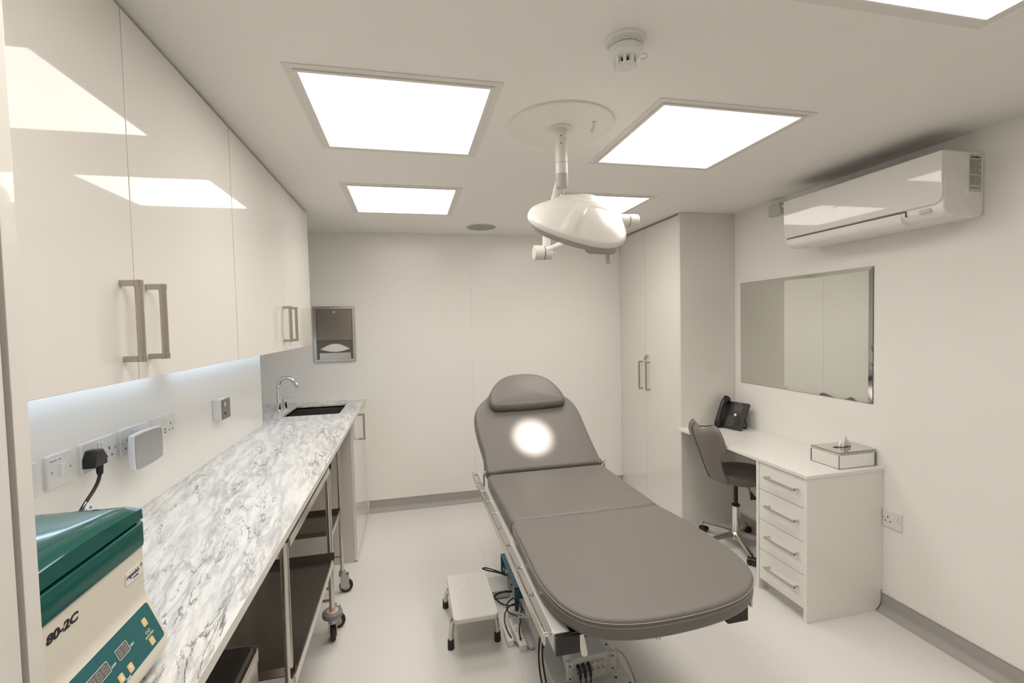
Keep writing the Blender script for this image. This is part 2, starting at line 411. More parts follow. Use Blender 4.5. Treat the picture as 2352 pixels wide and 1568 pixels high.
# smoke detector
sx, sy = .578, 1.135
t = thing('smoke_detector', 'white round smoke detector with slotted dome on the ceiling', 'smoke detector', (sx, sy, H))
bm = new(); lathe(bm, [(0, .053), (-.004, .053), (-.008, .048)], (sx, sy, H)); obj('mounting_plate', bm, M_white, t)
bm = new(); lathe(bm, [(-.004, .0455), (-.014, .0455), (-.014, .041), (-.019, .041)], (sx, sy, H)); obj('base', bm, M_white, t)
bm = new(); lathe(bm, [(-.019, .0385), (-.024, .0385)], (sx, sy, H)); obj('shadow_ring', bm, M_lgrey, t, label='grey recessed ring')
bm = new(); lathe(bm, [(-.024, .044), (-.040, .0455), (-.046, .041), (-.050, .030), (-.052, .024)], (sx, sy, H)); obj('housing', bm, M_white, t)
bm = new()
for k in range(9):
    a = 2 * PI * k / 9; c, s = math.cos(a), math.sin(a)
    M = Matrix.Translation((sx, sy, H)) @ Matrix.Rotation(a, 4, 'Z')
    box(bm, .018, .031, -.0042, .0042, -.068, -.046, bev=.0015, M=M)
obj('rib', bm, M_white, t)
bm = new(); lathe(bm, [(-.049, .018), (-.066, .016)], (sx, sy, H)); obj('chamber', bm, M_dark, t)
bm = new(); lathe(bm, [(-.065, .026), (-.068, .025), (-.0705, .021), (-.071, .0175), (-.0698, .0165), (-.0698, 0)], (sx, sy, H)); obj('cap', bm, M_white, t)
bm = new(); tube(bm, [(sx + .042, sy - .01, H - .036), (sx + .056, sy - .012, H - .036), (sx + .060, sy - .002, H - .038), (sx + .054, sy + .008, H - .038), (sx + .042, sy + .008, H - .036)], .0016, 8); obj('test_tab', bm, M_white, t)

# ================================================================== SURGICAL LAMP
px, py = .579, 1.660
t = thing('surgical_lamp', 'cream ceiling mounted surgical lamp with three sided head over the treatment couch', 'surgical lamp', (px, py, H))
bm = new(); lathe(bm, [(0, .197), (-.006, .197), (-.009, .193), (-.009, 0)], (px, py, H), seg=96); cp = obj('ceiling_plate', bm, mat('plate_cream', (.86, .83, .78), .45), t)
Mx = basis((.700, 1.600, H - .0092), (.25, .95, 0), (.95, -.25, 0))
bm = new(); box(bm, 0, .075, -.017, -.005, 0, .0004, M=Mx)
obj('warning_label', bm, mat('label_grey', (.62, .60, .56), .6), cp)
bm = new(); t3 = bmesh.new(); vs = [t3.verts.new(Mx @ Vector(p)) for p in ((-.026, -.02, -.0003), (-.006, -.02, -.0003), (-.016, -.004, -.0003))]; t3.faces.new(vs); ex = bmesh.ops.extrude_face_region(t3, geom=t3.faces[:]); bmesh.ops.translate(t3, verts=[v for v in ex['geom'] if isinstance(v, bmesh.types.BMVert)], vec=(0, 0, -.0006)); merge(bm, t3)
obj('warning_triangle', bm, M_orange, cp)
bm = new()
for k in range(7): box(bm, .003, .072 - (k % 3) * .008, -.0165 + k * .0016, -.0158 + k * .0016, -.0008, -.0001, M=Mx)
obj('warning_text', bm, M_inkg, cp)
bm = new(); lathe(bm, [(-.009, .042), (-.013, .042), (-.016, .037), (-.016, .026)], (px, py, H)); obj('collar', bm, M_shell, t)
bm = new(); lathe(bm, [(-.012, .0225), (-.138, .0225)], (px, py, H)); lathe(bm, [(-.138, .0215), (-.139, .0215)], (px, py, H)); tb = obj('upper_tube', bm, M_shell, t)
bm = new()
for z, a in ((-.045, 250), (-.072, 250), (-.055, 320), (-.012, 290)):
    r = .0222 if z < -.02 else .036; a = math.radians(a); cyl(bm, (px + math.cos(a) * r, py + math.sin(a) * r, H + z), (px + math.cos(a) * (r + .0008), py + math.sin(a) * (r + .0008), H + z), .0022, seg=10)
obj('screw_hole', bm, M_dark, tb)
bm = new(); lathe(bm, [(-.140, .0228), (-.196, .0228)], (px, py, H)); obj('lower_tube', bm, M_shell, t)
bm = new(); lathe(bm, [(-.180, .0240), (-.222, .0240), (-.229, .021), (-.229, 0)], (px, py, H)); obj('end_cap', bm, mat('cap_grey', (.47, .45, .43), .4), t, label='grey end cap')
# spring arm and yoke
JL = Vector((.557, 1.85, 1.756)); JR = Vector((.872, 1.70, 1.863))
bm = new(); cyl(bm, (px - .002, py + .006, H - .19), (.572, 1.845, 1.84), .0165, .0155, bev=.003)
obj('spring_arm', bm, M_shell, t)
bm = new(); tube(bm, [(px + .014, py + .02, H - .20), (.600, 1.75, 1.905), (.592, 1.84, 1.85)], .0032, 8); obj('arm_cable', bm, M_shell, t)
bm = new(); cyl(bm, (.574, 1.85, 1.845), (.572, 1.85, 1.775), .017, bev=.003); obj('knuckle', bm, M_shell, t)
bm = new(); cyl(bm, JL + Vector((-.040, 0, 0)), JL + Vector((.002, 0, 0)), .0305, bev=.004); cyl(bm, JL + Vector((.004, 0, 0)), JL + Vector((.036, 0, 0)), .029, bev=.004); j = obj('swivel_joint', bm, M_shell, t)
bm = new(); cyl(bm, JL + Vector((.0015, 0, 0)), JL + Vector((.005, 0, 0)), .0295); obj('joint_gap', bm, M_gap, j)
bm = new(); tube(bm, [JL + Vector((-.016, -.010, -.004)), (.59, 1.83, 1.772), (.65, 1.845, 1.80), (.76, 1.87, 1.85), (.85, 1.83, 1.872), JR + Vector((.004, .018, 0))], .0115, 12); obj('yoke', bm, M_shell, t)
bm = new(); cyl(bm, JR + Vector((-.075, 0, 0)), JR + Vector((-.006, 0, 0)), .0255); cyl(bm, JR + Vector((-.004, 0, 0)), JR + Vector((.036, .0, 0)), .0265, bev=.004); j = obj('head_joint', bm, M_shell, t)
bm = new(); cyl(bm, JR + Vector((-.007, 0, 0)), JR + Vector((-.003, 0, 0)), .0258); obj('joint_gap', bm, M_gap, j)
# head shell: three-cornered dome
HCn = Vector((.648, 1.655, 1.846)); TG = Vector((.688, 2.560, .812)); nrm = (HCn - TG).normalized()
ex_ = Vector((1, .06, -.20)); ex_ = (ex_ - nrm * ex_.dot(nrm)).normalized(); ey_ = nrm.cross(ex_)
MH = basis(HCn, ex_, ey_)
def hr(a, s=1.0):   # three-cornered outline with corners left, lower right and upper right
    k = .5 + .5 * math.cos(3 * (a - PI)); return .163 * s * (1 + .26 * k ** 1.5 - .02)
SEG = 96
def shell(bm, rows, ridge=True, cap=True, capb=False):
    tt = bmesh.new(); rings = []
    for sc, h in rows:
        rg = []
        for i in range(SEG):
            a = 2 * PI * i / SEG; r = hr(a) * sc; z = h
            if ridge and .05 < sc < .985:
                d = abs(((a - PI / 3 * 0 + PI / 3) % (2 * PI / 3)) - PI / 3)      # ridge towards each side
                d = min(d, abs(((a) % (2 * PI / 3)) - 0), abs(((a) % (2 * PI / 3)) - 2 * PI / 3))
                wd = r * math.sin(min(d, PI / 2)); rr = max(0, min(1, (.027 - wd) / .008)); rr = rr * rr * (3 - 2 * rr)
                z += .0060 * rr * min(1, (sc) * 2.2) * min(1, (1 - sc) * 14)
            rg.append(tt.verts.new((r * math.cos(a), r * math.sin(a), z)))
        rings.append(rg)
    for p, q in zip(rings, rings[1:]):
        for i in range(SEG): tt.faces.new((p[i], p[(i + 1) % SEG], q[(i + 1) % SEG], q[i]))
    if cap: tt.faces.new(rings[-1])
    if capb: tt.faces.new(rings[0][::-1])
    merge(bm, tt, MH)
rows = [(.975, -.004), (1.0, 0.0), (1.006, .006), (1.0, .016), (.985, .021)]
for k in range(1, 26): s = 1 - k / 26; rows.append((.975 * s + .004, .022 + .050 * (1 - s ** 2.3)))
bm = new(); shell(bm, rows); hd = obj('head_shell', bm, M_shell, t, angle=60)
bm = new(); shell(bm, [(.70, -.036), (.84, -.035), (.90, -.030), (.955, -.009), (.965, -.003), (.90, .006)], ridge=False, capb=True); und = obj('light_housing', bm, mat('lamp_grey', (.40, .38, .355), .45), t, label='grey underside of the lamp head')
bm = new()
for k in range(3):
    for q in range(3):
        a = PI + k * 2 * PI / 3 + (q - 1) * .32; rr = .095 + (q == 1) * .022
        cyl(bm, (rr * math.cos(a), rr * math.sin(a), -.0385), (rr * math.cos(a), rr * math.sin(a), -.034), .019, M=MH)
obj('lens', bm, M_lens, und)
# control block below the near edge, its keypad facing the viewer
bm = new(); prism(bm, rrect(.000, .118, -.150, -.030, .022), -.052, -.006, r=.004, rb=.008, M=MH); cb = obj('control_block', bm, MATS['lamp_grey'], t)
Mk_ = MH @ Matrix.Translation((0, -.1502, 0)) @ Matrix.Rotation(PI / 2, 4, 'X')
bm = new(); box(bm, .026, .098, -.040, -.020, -.0004, .0008, bev=.0003, M=Mk_); kp = obj('keypad', bm, mat('keypad_grey', (.50, .48, .45), .4), cb)
bm = new()
for x in (.036, .068, .092): cyl(bm, (x, -.030, .0006), (x, -.030, .0014), .0045, seg=14, M=Mk_)
obj('key', bm, M_grey, kp)
bm = new(); cyl(bm, (.046, -.030, .0008), (.046, -.030, .0016), .0016, seg=10, M=Mk_)
for k in range(5): cyl(bm, (.075 + k * .0028, -.030, .0008), (.075 + k * .0028, -.030, .0016), .0012, seg=8, M=Mk_)
obj('indicator_light', bm, M_led, kp)
hp = Vector((.748, 1.625, 1.724))
bm = new(); cyl(bm, hp + Vector((0, .008, .03)), hp + Vector((0, 0, -.040)), .0115, .0108, bev=.003); obj('handle', bm, mat('handle_grey', (.50, .48, .46), .4), t)
# beam
sp = bpy.data.lights.new('surgical_beam', 'SPOT'); sp.energy = SPOT; sp.spot_size = math.radians(12.8); sp.spot_blend = 1.0; sp.shadow_soft_size = .02; sp.color = (1, .97, .93)
so = bpy.data.objects.new('surgical_beam', sp); C.objects.link(so); so.parent = t
wp = HCn - nrm * .075; so.location = wp - Vector((px, py, H)); so.rotation_euler = (TG - wp).to_track_quat('-Z', 'Y').to_euler()

# ================================================================== WALL CUPBOARDS (left)
def bar_handle(parent, base, out, along, span, r=.0065, leg=.012, m=None, name='handle', reach=.034):
    """two square legs and a round bar; base = centre on the face, out = direction off the face, along = bar direction"""
    bm = new(); o = Vector(base); out = Vector(out).normalized(); al = Vector(along).normalized(); sd = out.cross(al)
    M = basis(o, out, al)
    for s in (-1, 1):
        y = s * (span / 2 - leg / 2)
        box(bm, 0, reach, y - leg / 2, y + leg / 2, -leg * .42, leg * .42, bev=.0008, M=M)
        cyl(bm, M @ Vector((reach, y - leg / 2, 0)), M @ Vector((reach, y + leg / 2, 0)), r + .0012, seg=20)
    cyl(bm, M @ Vector((reach, -span / 2 + .002, 0)), M @ Vector((reach, span / 2 - .002, 0)), r, seg=20)
    cyl(bm, M @ Vector((reach + .004, -span / 2 + leg, .003)), M @ Vector((reach + .004, span / 2 - leg, .003)), r * .55, seg=12)
    return obj(name, bm, m or M_nickel, parent)
ZT = H - .013
def wall_unit(y0, ym, y1, hz, ha, hb, label):
    t = thing('wall_cupboard', label, 'cupboard', (XU, (y0 + y1) / 2, ZB), 'wall cupboards over the worktop')
    bm = new(); box(bm, XW + .002, XU - .020, y0, y1, ZB + .004, ZT)
    if y1 > YREC: box(bm, XREC + .002, XW + .002, YREC + .003, y1, ZB + .004, ZT)
    pass; obj('carcass', bm, M_carc, t)
    for a, b, hy in ((y0, ym, ha), (ym, y1, hb)):
        bm = new(); box(bm, XU - .018, XU, a + .0012, b - .0012, ZB, ZT, bev=.0012); d = obj('door', bm, M_gloss, t)
        bar_handle(d, (XU, hy, 1.488), (1, 0, 0), (0, 0, 1), .178, r=.0075, leg=.013)
    return t
wall_unit(.522, 1.210, 1.840, 0, 1.157, 1.257, 'glossy cream wall cupboard with two doors, nearest the camera, above the sockets')
wall_unit(1.842, 2.525, 3.140, 0, 2.474, 2.592, 'glossy cream wall cupboard with two doors, nearest the sink and towel dispenser')
bm = new(); box(bm, XW, XU - .012, .522, 3.14, ZT + .001, H - .0005); tag(obj('cornice_filler', bm, M_gap), 'dark recessed filler strip between the wall cupboards and the ceiling', 'filler')
for y0, y1, lb in ((.56, 1.80, 'white strip light under the nearer wall cupboard'), (1.88, 3.10, 'white strip light under the wall cupboard by the sink')):
    t = thing('strip_light', lb, 'strip light', (XW + .05, (y0 + y1) / 2, ZB), 'strip lights under the wall cupboards')
    bm = new(); box(bm, XW + .035, XW + .055, y0, y1, ZB - .002, ZB + .004, bev=.001); obj('housing', bm, M_white, t)
    bm = new(); box(bm, XW + .038, XW + .052, y0 + .01, y1 - .01, ZB - .004, ZB - .002); obj('diffuser', bm, M_strip, t)

t = thing('strip_light', 'short white strip light under the cupboard end above the tap', 'strip light', (-.9, 3.1, ZB), 'strip lights under the wall cupboards')
bm = new(); box(bm, XREC + .02, -.66, 3.095, 3.115, ZB - .004, ZB + .003, bev=.001); obj('housing', bm, M_white, t)
bm = new(); box(bm, XREC + .03, -.67, 3.098, 3.112, ZB - .006, ZB - .004); obj('diffuser', bm, M_strip, t)

# tall cupboard at the left edge
t = thing('tall_cupboard', 'tall cream cupboard cut off by the left edge of the picture', 'cupboard', (-.6, 0, 0))
bm = new(); box(bm, XW, XC, .500, .518, 0, H - .004, bev=.0012); obj('end_panel', bm, M_gloss, t)
bm = new(); box(bm, XW, XC - .022, -.72, .499, .1, H - .006); obj('carcass', bm, M_carc, t)
bm = new(); box(bm, XC - .021, XC - .002, -.10, .4955, .1, H - .008, bev=.0012); obj('door', bm, M_gloss, t)
bm = new(); box(bm, XC - .021, XC - .002, -.70, -.104, .1, H - .008, bev=.0012); obj('door', bm, M_gloss, t)
bm = new(); box(bm, XW, XC - .05, -.72, .499, 0, .1); obj('plinth', bm, M_carc, t)

# ================================================================== WORKTOP
bm = new(); sk = (-.812, -.462, 3.185, 3.585); zt0, zt1 = HC - .022, HC
for b in ((XW, XC, .519, YREC), (XREC, XC, YREC, sk[2]), (XREC, XC, sk[3], YB), (XREC, sk[0], sk[2], sk[3]), (sk[1], XC, sk[2], sk[3])): box(bm, *b, zt0, zt1)
wt = thing('worktop', 'long grey and white marble pattern worktop along the left wall', 'worktop', (XC, 2.2, HC))
ws = obj('slab', bm, M_marble, wt, sm=False)
bm = new(); box(bm, XC, XC + .0015, .519, YB, zt0, zt1 - .0005); obj('edge_strip', bm, mat('worktop_edge', (.70, .685, .65), .35), wt, label='pale plain front edge')
# sink
t = thing('sink', 'dark rectangular stainless sink bowl set into the marble worktop', 'sink', (-.637, 3.385, .75))
bm = new(); tt = .004
for b in ((sk[0] - tt, sk[1] + tt, sk[2] - tt, sk[3] + tt, .72, .724), (sk[0] - tt, sk[0], sk[2], sk[3], .724, HC - .012), (sk[1], sk[1] + tt, sk[2], sk[3], .724, HC - .012), (sk[0], sk[1], sk[2] - tt, sk[2], .724, HC - .012), (sk[0], sk[1], sk[3], sk[3] + tt, .724, HC - .012)): box(bm, *b)
obj('bowl', bm, mat_brushed('sink_steel', (.28, .26, .24), .35, 1), t)
bm = new(); lathe(bm, [(0, .04), (.003, .038), (.002, .02), (0, 0)], (-.637, 3.385, .724)); obj('waste', bm, M_chrome, t)
# tap
t = thing('tap', 'chrome swan neck tap with side lever behind the sink', 'tap', (-.885, 3.41, HC))
bm = new(); lathe(bm, [(0, .023), (.006, .023), (.010, .017)], (-.885, 3.41, HC)); obj('base', bm, M_chrome, t)
bm = new(); pts = [(-.885, 3.41, HC + .005), (-.885, 3.41, 1.03)]
tube(bm, [(-.885, 3.41, .905), (-.885, 3.41, .95), (-.885, 3.41, 1.02), (-.884, 3.41, 1.075), (-.868, 3.41, 1.112), (-.835, 3.41, 1.130), (-.797, 3.41, 1.118), (-.772, 3.41, 1.088), (-.757, 3.41, 1.058)], .0135, 16); obj('spout', bm, M_chrome, t)
bm = new(); cyl(bm, (-.868, 3.50, HC), (-.868, 3.50, HC + .075), .017, bev=.002); lathe(bm, [(0, .022), (.005, .022)], (-.868, 3.50, HC)); lv = obj('mixer_body', bm, M_chrome, t)
bm = new(); tube(bm, [(-.868, 3.50, HC + .072), (-.83, 3.50, HC + .076), (-.785, 3.50, HC + .070)], .0045, 10); obj('lever', bm, M_chrome, lv)

# base cupboard under the sink
t = thing('base_cupboard', 'cream base cupboard under the sink end of the worktop', 'cupboard', (-.6, 3.3, 0))
XB = -.372; ye = 2.962
bm = new(); box(bm, XREC + .003, XB, ye, ye + .018, 0, zt0, bev=.001); obj('end_panel', bm, mat('end_panel_greige', (.62, .585, .54), .4), t)
bm = new()
box(bm, XREC + .003, XB - .002, ye + .018, YB - .002, .10, .12); box(bm, XREC + .003, XREC + .013, ye + .018, YB - .002, .12, .70)
obj('carcass', bm, M_carc, t)
bm = new(); box(bm, XB + .0005, XB + .019, ye + .002, YB - .05, .012, zt0 - .004, bev=.0012); d = obj('door', bm, M_gloss, t)
bar_handle(d, (XB + .019, 3.28, .782), (1, 0, 0), (0, 0, 1), .178, r=.0065, leg=.012)
bm = new(); box(bm, XB, XB + .012, YB - .049, YB - .001, .0, zt0 - .004); obj('filler', bm, M_carc, t)

# towel dispenser
t = thing('towel_dispenser', 'recessed stainless steel paper towel dispenser on the back wall', 'dispenser', (-.555, YB, 1.2))
X0, X1, Z0, Z1 = -.708, -.402, 1.203, 1.630; y = YB
bm = new(); fr = .022
for b in ((X0, X1, Z0, Z0 + fr), (X0, X1, Z1 - fr, Z1), (X0, X0 + fr, Z0 + fr, Z1 - fr), (X1 - fr, X1, Z0 + fr, Z1 - fr)): box(bm, b[0], b[1], y - .016, y - .0005, b[2], b[3], bev=.002)
obj('frame', bm, M_steel, t)
bm = new(); box(bm, X0 + fr + .003, X1 - fr - .003, y - .013, y - .002, 1.368, Z1 - fr - .003, bev=.002); d = obj('door', bm, mat_brushed('dispenser_door', (.30, .27, .24), .36, 2), t)
bm = new(); cyl(bm, (-.555, y - .019, 1.585), (-.555, y - .012, 1.585), .010, bev=.001); obj('lock', bm, M_steel, d)
bm = new(); box(bm, X0 + fr, X1 - fr, y - .004, y - .0006, Z0 + fr, 1.368); obj('recess', bm, mat('recess_dark', (.17, .155, .14), .4, .5), t)
bm = new(); prism(bm, rrect(X0 + .04, X1 - .04, Z0 + fr, 1.272, .003), -y + .006, -y + .012, 'y'); obj('lip', bm, M_steel, t)
bm = new(); pts = []
N = 24
up = [(X0 + .045 + (X1 - X0 - .09) * i / N, 1.300 + .042 * math.sin(PI * i / N)) for i in range(N + 1)]; lo = [(X1 - .045 - (X1 - X0 - .09) * i / N, 1.300 - .022 * math.sin(PI * i / N)) for i in range(1, N)]
prism(bm, [p for p in (lo[::-1] + up[::-1])][::1], -y + .005, -y + .014, 'y', r=.003); obj('paper_towel', bm, M_tissue, t)

# ================================================================== SOCKETS
def plate(name, label, cat, y0, y1, z0, z1, thick, wallx, d=1, m=None, r=.006):
    t = thing(name, label, cat, (wallx, (y0 + y1) / 2, (z0 + z1) / 2))
    bm = new()
    ax = 'x'
    if d == 1: prism(bm, rrect(y0, y1, z0, z1, r), wallx, wallx + thick, 'x', r=.003)
    else: prism(bm, rrect(-y1, -y0, z0, z1, r), -wallx, -wallx + thick, '-x', r=.003)
    obj('faceplate', bm, m or M_white, t); return t
def pin_holes(t, x, yc, zc, d=1):
    bm = new()
    for (dy, dz, a, b) in ((0, .011, .002, .004), (-.011, -.011, .0032, .002), (.011, -.011, .0032, .002)):
        box(bm, x - .0004, x + .0006, yc + dy * 1 - a, yc + dy + a, zc + dz - b, zc + dz + b)
    obj('pin_hole', bm, M_ink, t)
def screws(t, x, ys, z):
    bm = new()
    for y in ys: cyl(bm, (x - .0005, y, z), (x + .001, y, z), .0026, seg=12)
    obj('screw', bm, M_grey, t)
def rocker(t, x, y, z, w=.0085, h=.022, d=1):
    bm = new(); prism(bm, rrect(y - w / 2, y + w / 2, z - h / 2, z + h / 2, .001), x, x + .0045, 'x', r=.0012)
    obj('rocker_switch', bm, mat('switch_white', (.86, .85, .83), .25), t)
TH = .010; xs = XW + TH
t = plate('socket_plate', 'edge of a white plate mostly hidden behind the tall cupboard', 'socket', 1.18, 1.268, 1.089, 1.171, TH, XW)
t = plate('isolator_switch', 'single white switch plate with a small printed label, leftmost on the splashback', 'switch', 1.297, 1.384, 1.089, 1.172, TH, XW)
rocker(t, xs, 1.344, 1.130, .018, .030); screws(t, xs, (1.310, 1.371), 1.130)
bm = new(); box(bm, xs, xs + .0004, 1.303, 1.345, 1.150, 1.164); lb = obj('label_strip', bm, mat('paper_white', (.85, .85, .84), .5), t)
text('printing', 'Main On - Off', M_inkg, lb, .0062, basis((xs + .0005, 1.305, 1.155), (0, 1, 0), (0, 0, 1)))
t = plate('double_socket', 'white double socket holding the black plug', 'socket', 1.414, 1.561, 1.090, 1.172, TH, XW)
pin_holes(t, xs, 1.527, 1.124); rocker(t, xs, 1.481, 1.150); rocker(t, xs, 1.4935, 1.150); screws(t, xs, (1.421, 1.554), 1.131)
t = plate('double_socket', 'white double socket behind the grey plug-in unit', 'socket', 1.582, 1.729, 1.090, 1.172, TH, XW)
pin_holes(t, xs, 1.615, 1.124); rocker(t, xs, 1.649, 1.150); rocker(t, xs, 1.6615, 1.150); screws(t, xs, (1.589, 1.722), 1.131)
t = plate('double_socket', 'white double socket with charging ports, farthest along the splashback', 'socket', 1.761, 1.908, 1.090, 1.172, TH, XW)
pin_holes(t, xs, 1.876, 1.124); rocker(t, xs, 1.828, 1.150); rocker(t, xs, 1.8405, 1.150); screws(t, xs, (1.768, 1.901), 1.131)
bm = new(); box(bm, xs - .0004, xs + .0006, 1.830, 1.841, 1.118, 1.122); box(bm, xs - .0004, xs + .0006, 1.830, 1.841, 1.108, 1.112); obj('charging_port', bm, M_ink, t)
# surface-mounted fused unit
t = thing('fused_spur', 'small surface box with grey metal front, alone on the splashback near the sink', 'switch', (XW, 2.30, 1.11))
bm = new(); box(bm, XW, XW + .036, 2.262, 2.352, 1.065, 1.156, bev=.003); obj('back_box', bm, M_white, t)
bm = new(); box(bm, XW + .036, XW + .041, 2.263, 2.351, 1.066, 1.155, bev=.001); fp = obj('front_plate', bm, mat('satin_metal', (.27, .255, .235), .4, .6), t, label='grey metal front plate')
bm = new(); box(bm, XW + .041, XW + .044, 2.280, 2.292, 1.122, 1.142, bev=.001); obj('rocker_switch', bm, M_white, fp)
bm = new(); cyl(bm, (XW + .041, 2.29, 1.091), (XW + .0425, 2.29, 1.091), .006); obj('indicator', bm, M_dark, fp)

# grey plug-in unit
t = thing('plug_in_unit', 'white and grey plug-in unit standing out from the splashback socket', 'adapter', (XW, 1.66, 1.11))
Ma = basis((xs + .004, 1.690, 1.107), (.36, -.93, 0), (0, 0, 1))     # x: width direction, z: thickness
Ma = Matrix.Translation((XW + .052, 1.625, 1.108)) @ Matrix.Rotation(math.radians(0), 4, 'Z')
bm = new(); o = [Vector((a, b, 0)) for a, b in [(-.071, -.054), (-.03, -.0555), (.03, -.0545), (.068, -.0505), (.076, -.046), (.079, -.02), (.079, .02), (.077, .044), (.070, .051), (.03, .0545), (-.03, .0555), (-.070, .054), (-.077, .050), (-.080, .02), (-.080, -.02), (-.078, -.050)]]
prism(bm, [(p.x, p.y) for p in o], -.008, .010, 'x', r=.004, rb=.006, M=Ma); obj('casing', bm, mat('unit_white', (.82, .83, .84), .3), t)
bm = new(); o2 = [(p.x * .95, p.y * .94) for p in o]
prism(bm, o2, .0098, .0125, 'x', r=.001, M=Ma); obj('front_cover', bm, mat('unit_grey', (.40, .41, .41), .45), t, label='grey front cover')
bm = new(); box(bm, xs, XW + .046, 1.665, 1.72, 1.095, 1.145, bev=.002); obj('plug_body', bm, M_white, t)

# ================================================================== CENTRIFUGE
cy0, cy1 = .575, .893; xb, xf = -.800, -.450
t = thing('centrifuge', 'cream and teal bench centrifuge on the worktop in the left foreground', 'centrifuge', (-.62, .73, HC))
def side(prof, ya, yb, m, name, lab=None, r=0, par=None):
    bm = new(); tt2 = bmesh.new()
    # profile in x,z extruded along y with a rounded far and near corner
    rings = []
    steps = [(ya, 1)] if not r else []
    if r:
        for k in range(5): a = PI / 2 * k / 4; steps.append((ya + r * (1 - math.sin(a)), 1 - math.cos(a)))
        steps = [(ya + r * (1 - math.sin(PI / 2 * k / 4)), r * (1 - math.cos(PI / 2 * k / 4)) if False else r * (math.cos(PI / 2 * k / 4) * 0)) for k in range(5)]
    cxm = sum(p[0] for p in prof) / len(prof)
    if r:
        seq = []
        for k in range(6):
            a = PI / 2 * k / 5; seq.append((ya + r * (1 - math.sin(a)), r * (1 - math.cos(a))))
        seq = [(y, ins) for y, ins in seq]
        # near end: inset decreases as y moves away from the end
        near = [(ya + r * (1 - math.cos(PI / 2 * k / 5)), r * (1 - math.sin(PI / 2 * k / 5))) for k in range(6)]
        far = [(yb - (y - ya), ins) for y, ins in near[::-1]]
        seq = near + far
    else: seq = [(ya, 0), (yb, 0)]
    for y, ins in seq:
        pl = []
        for (x, z) in prof: pl.append(tt2.verts.new((x - ins if x > cxm else x + ins, y, z)))
        rings.append(pl)
    n = len(prof)
    for a, b in zip(rings, rings[1:]):
        for i in range(n): tt2.faces.new((a[i], a[(i + 1) % n], b[(i + 1) % n], b[i]))
    tt2.faces.new(rings[0][::-1]); tt2.faces.new(rings[-1]); merge(bm, tt2)
    return obj(name, bm, m, par or t, label=lab, angle=50)
prof_body = [(xb, .912), (-.440, .912), (-.4245, .920), (-.420, .945), (-.4475, 1.013), (-.4505, 1.03), (-.4505, 1.108), (xb, 1.108)]
body = side(prof_body, cy0, cy1, M_cream, 'casing', r=.012)
bm = new()
for x in (xb + .03, -.46):
    for y in (cy0 + .03, cy1 - .03): cyl(bm, (x, y, HC), (x, y, .914), .012)
obj('foot', bm, M_rubber, t)
side([(xb, 1.104), (-.4490, 1.104), (-.4480, 1.110), (-.4480, 1.141), (-.452, 1.145), (xb, 1.145)], cy0 - .001, cy1 + .001, M_teal, 'collar', r=.012)
bm = new(); box(bm, xb + .01, -.457, cy0 + .01, cy1 - .01, 1.143, 1.152); obj('seal', bm, M_dark, t)
bm = new()
lidp = []
# lid: shallow dome with a chamfered rim
nx, ny = 26, 22; tt3 = bmesh.new(); grid = []
X0l, X1l, Y0l, Y1l = xb, -.449, cy0 - .001, cy1 - .008
for i in range(nx + 1):
    row = []
    for k in range(ny + 1):
        u = i / nx; v = k / ny; x = X0l + (X1l - X0l) * u; y = Y0l + (Y1l - Y0l) * v
        e = min((X1l - x), (y - Y0l), (Y1l - y), .06 + (x - X0l)); du = max(0, min(1, e / .020)); z = 1.166 + .010 * math.sin(du * PI / 2) + .010 * math.sin(PI * min(1, max(0, v))) * math.sin(PI * (.5 - .42 * abs(u - .45)))
        row.append(tt3.verts.new((x, y, z)))
    grid.append(row)
for i in range(nx):
    for k in range(ny): tt3.faces.new((grid[i][k], grid[i + 1][k], grid[i + 1][k + 1], grid[i][k + 1]))
loop = [grid[i][0] for i in range(nx + 1)] + [grid[nx][k] for k in range(1, ny + 1)] + [grid[i][ny] for i in range(nx - 1, -1, -1)] + [grid[0][k] for k in range(ny - 1, 0, -1)]
low = [tt3.verts.new((v.co.x + (.001 if v.co.x > -.45 else 0), v.co.y, 1.150)) for v in loop]
for i in range(len(loop)): j = (i + 1) % len(loop); tt3.faces.new((loop[i], low[i], low[j], loop[j]))
tt3.faces.new(low); merge(bm, tt3); lid = obj('lid', bm, M_teal, t, angle=30)
# control panel on the sloping front
A = Vector((-.4475, 0, 1.013)); Bq = Vector((-.420, 0, .945)); up = (A - Bq).normalized(); L = (A - Bq).length
Mp = basis((-.420, cy0 + .012, .945), (0, 1, 0), up)           # u along +y, v up the slope
W_ = cy1 - cy0 - .024
bm = new(); prism(bm, rrect(.01, W_ - .004, .003, L - .003, .006), 0, .0008, M=Mp); cpn = obj('control_panel', bm, M_tpanel, t)
bm = new(); o = rrect(.01, W_ - .004, .003, L - .003, .006); tube(bm, [(p[0], p[1], .0009) for p in o], .0005, 6, True, 0, M=Mp); obj('panel_outline', bm, M_inkw, cpn)
def pane(u0, u1, v0, v1, digits):
    bm = new(); prism(bm, rrect(u0, u1, v0, v1, .0015), .0008, .0012, M=Mp); p = obj('display', bm, M_disp, cpn)
    bm = new(); tube(bm, [(q[0], q[1], .0013) for q in rrect(u0, u1, v0, v1, .0015)], .0004, 6, True, 0, M=Mp); obj('display_outline', bm, M_inkw, p)
    bm = new(); cw = (u1 - u0 - .004) / digits; hh = v1 - v0 - .006
    for k in range(digits):
        a = u0 + .002 + cw * k + .0015; b = u0 + .002 + cw * (k + 1) - .0015; c = v0 + .003; w = .0016
        for bb in ((a, b, c, c + w), (a, b, c + hh / 2 - w / 2, c + hh / 2 + w / 2), (a, b, c + hh - w, c + hh), (a, a + w, c, c + hh), (b - w, b, c, c + hh)): box(bm, bb[0], bb[1], bb[2], bb[3], .0012, .0014, M=Mp)
    obj('digit_segments', bm, M_segs, p)
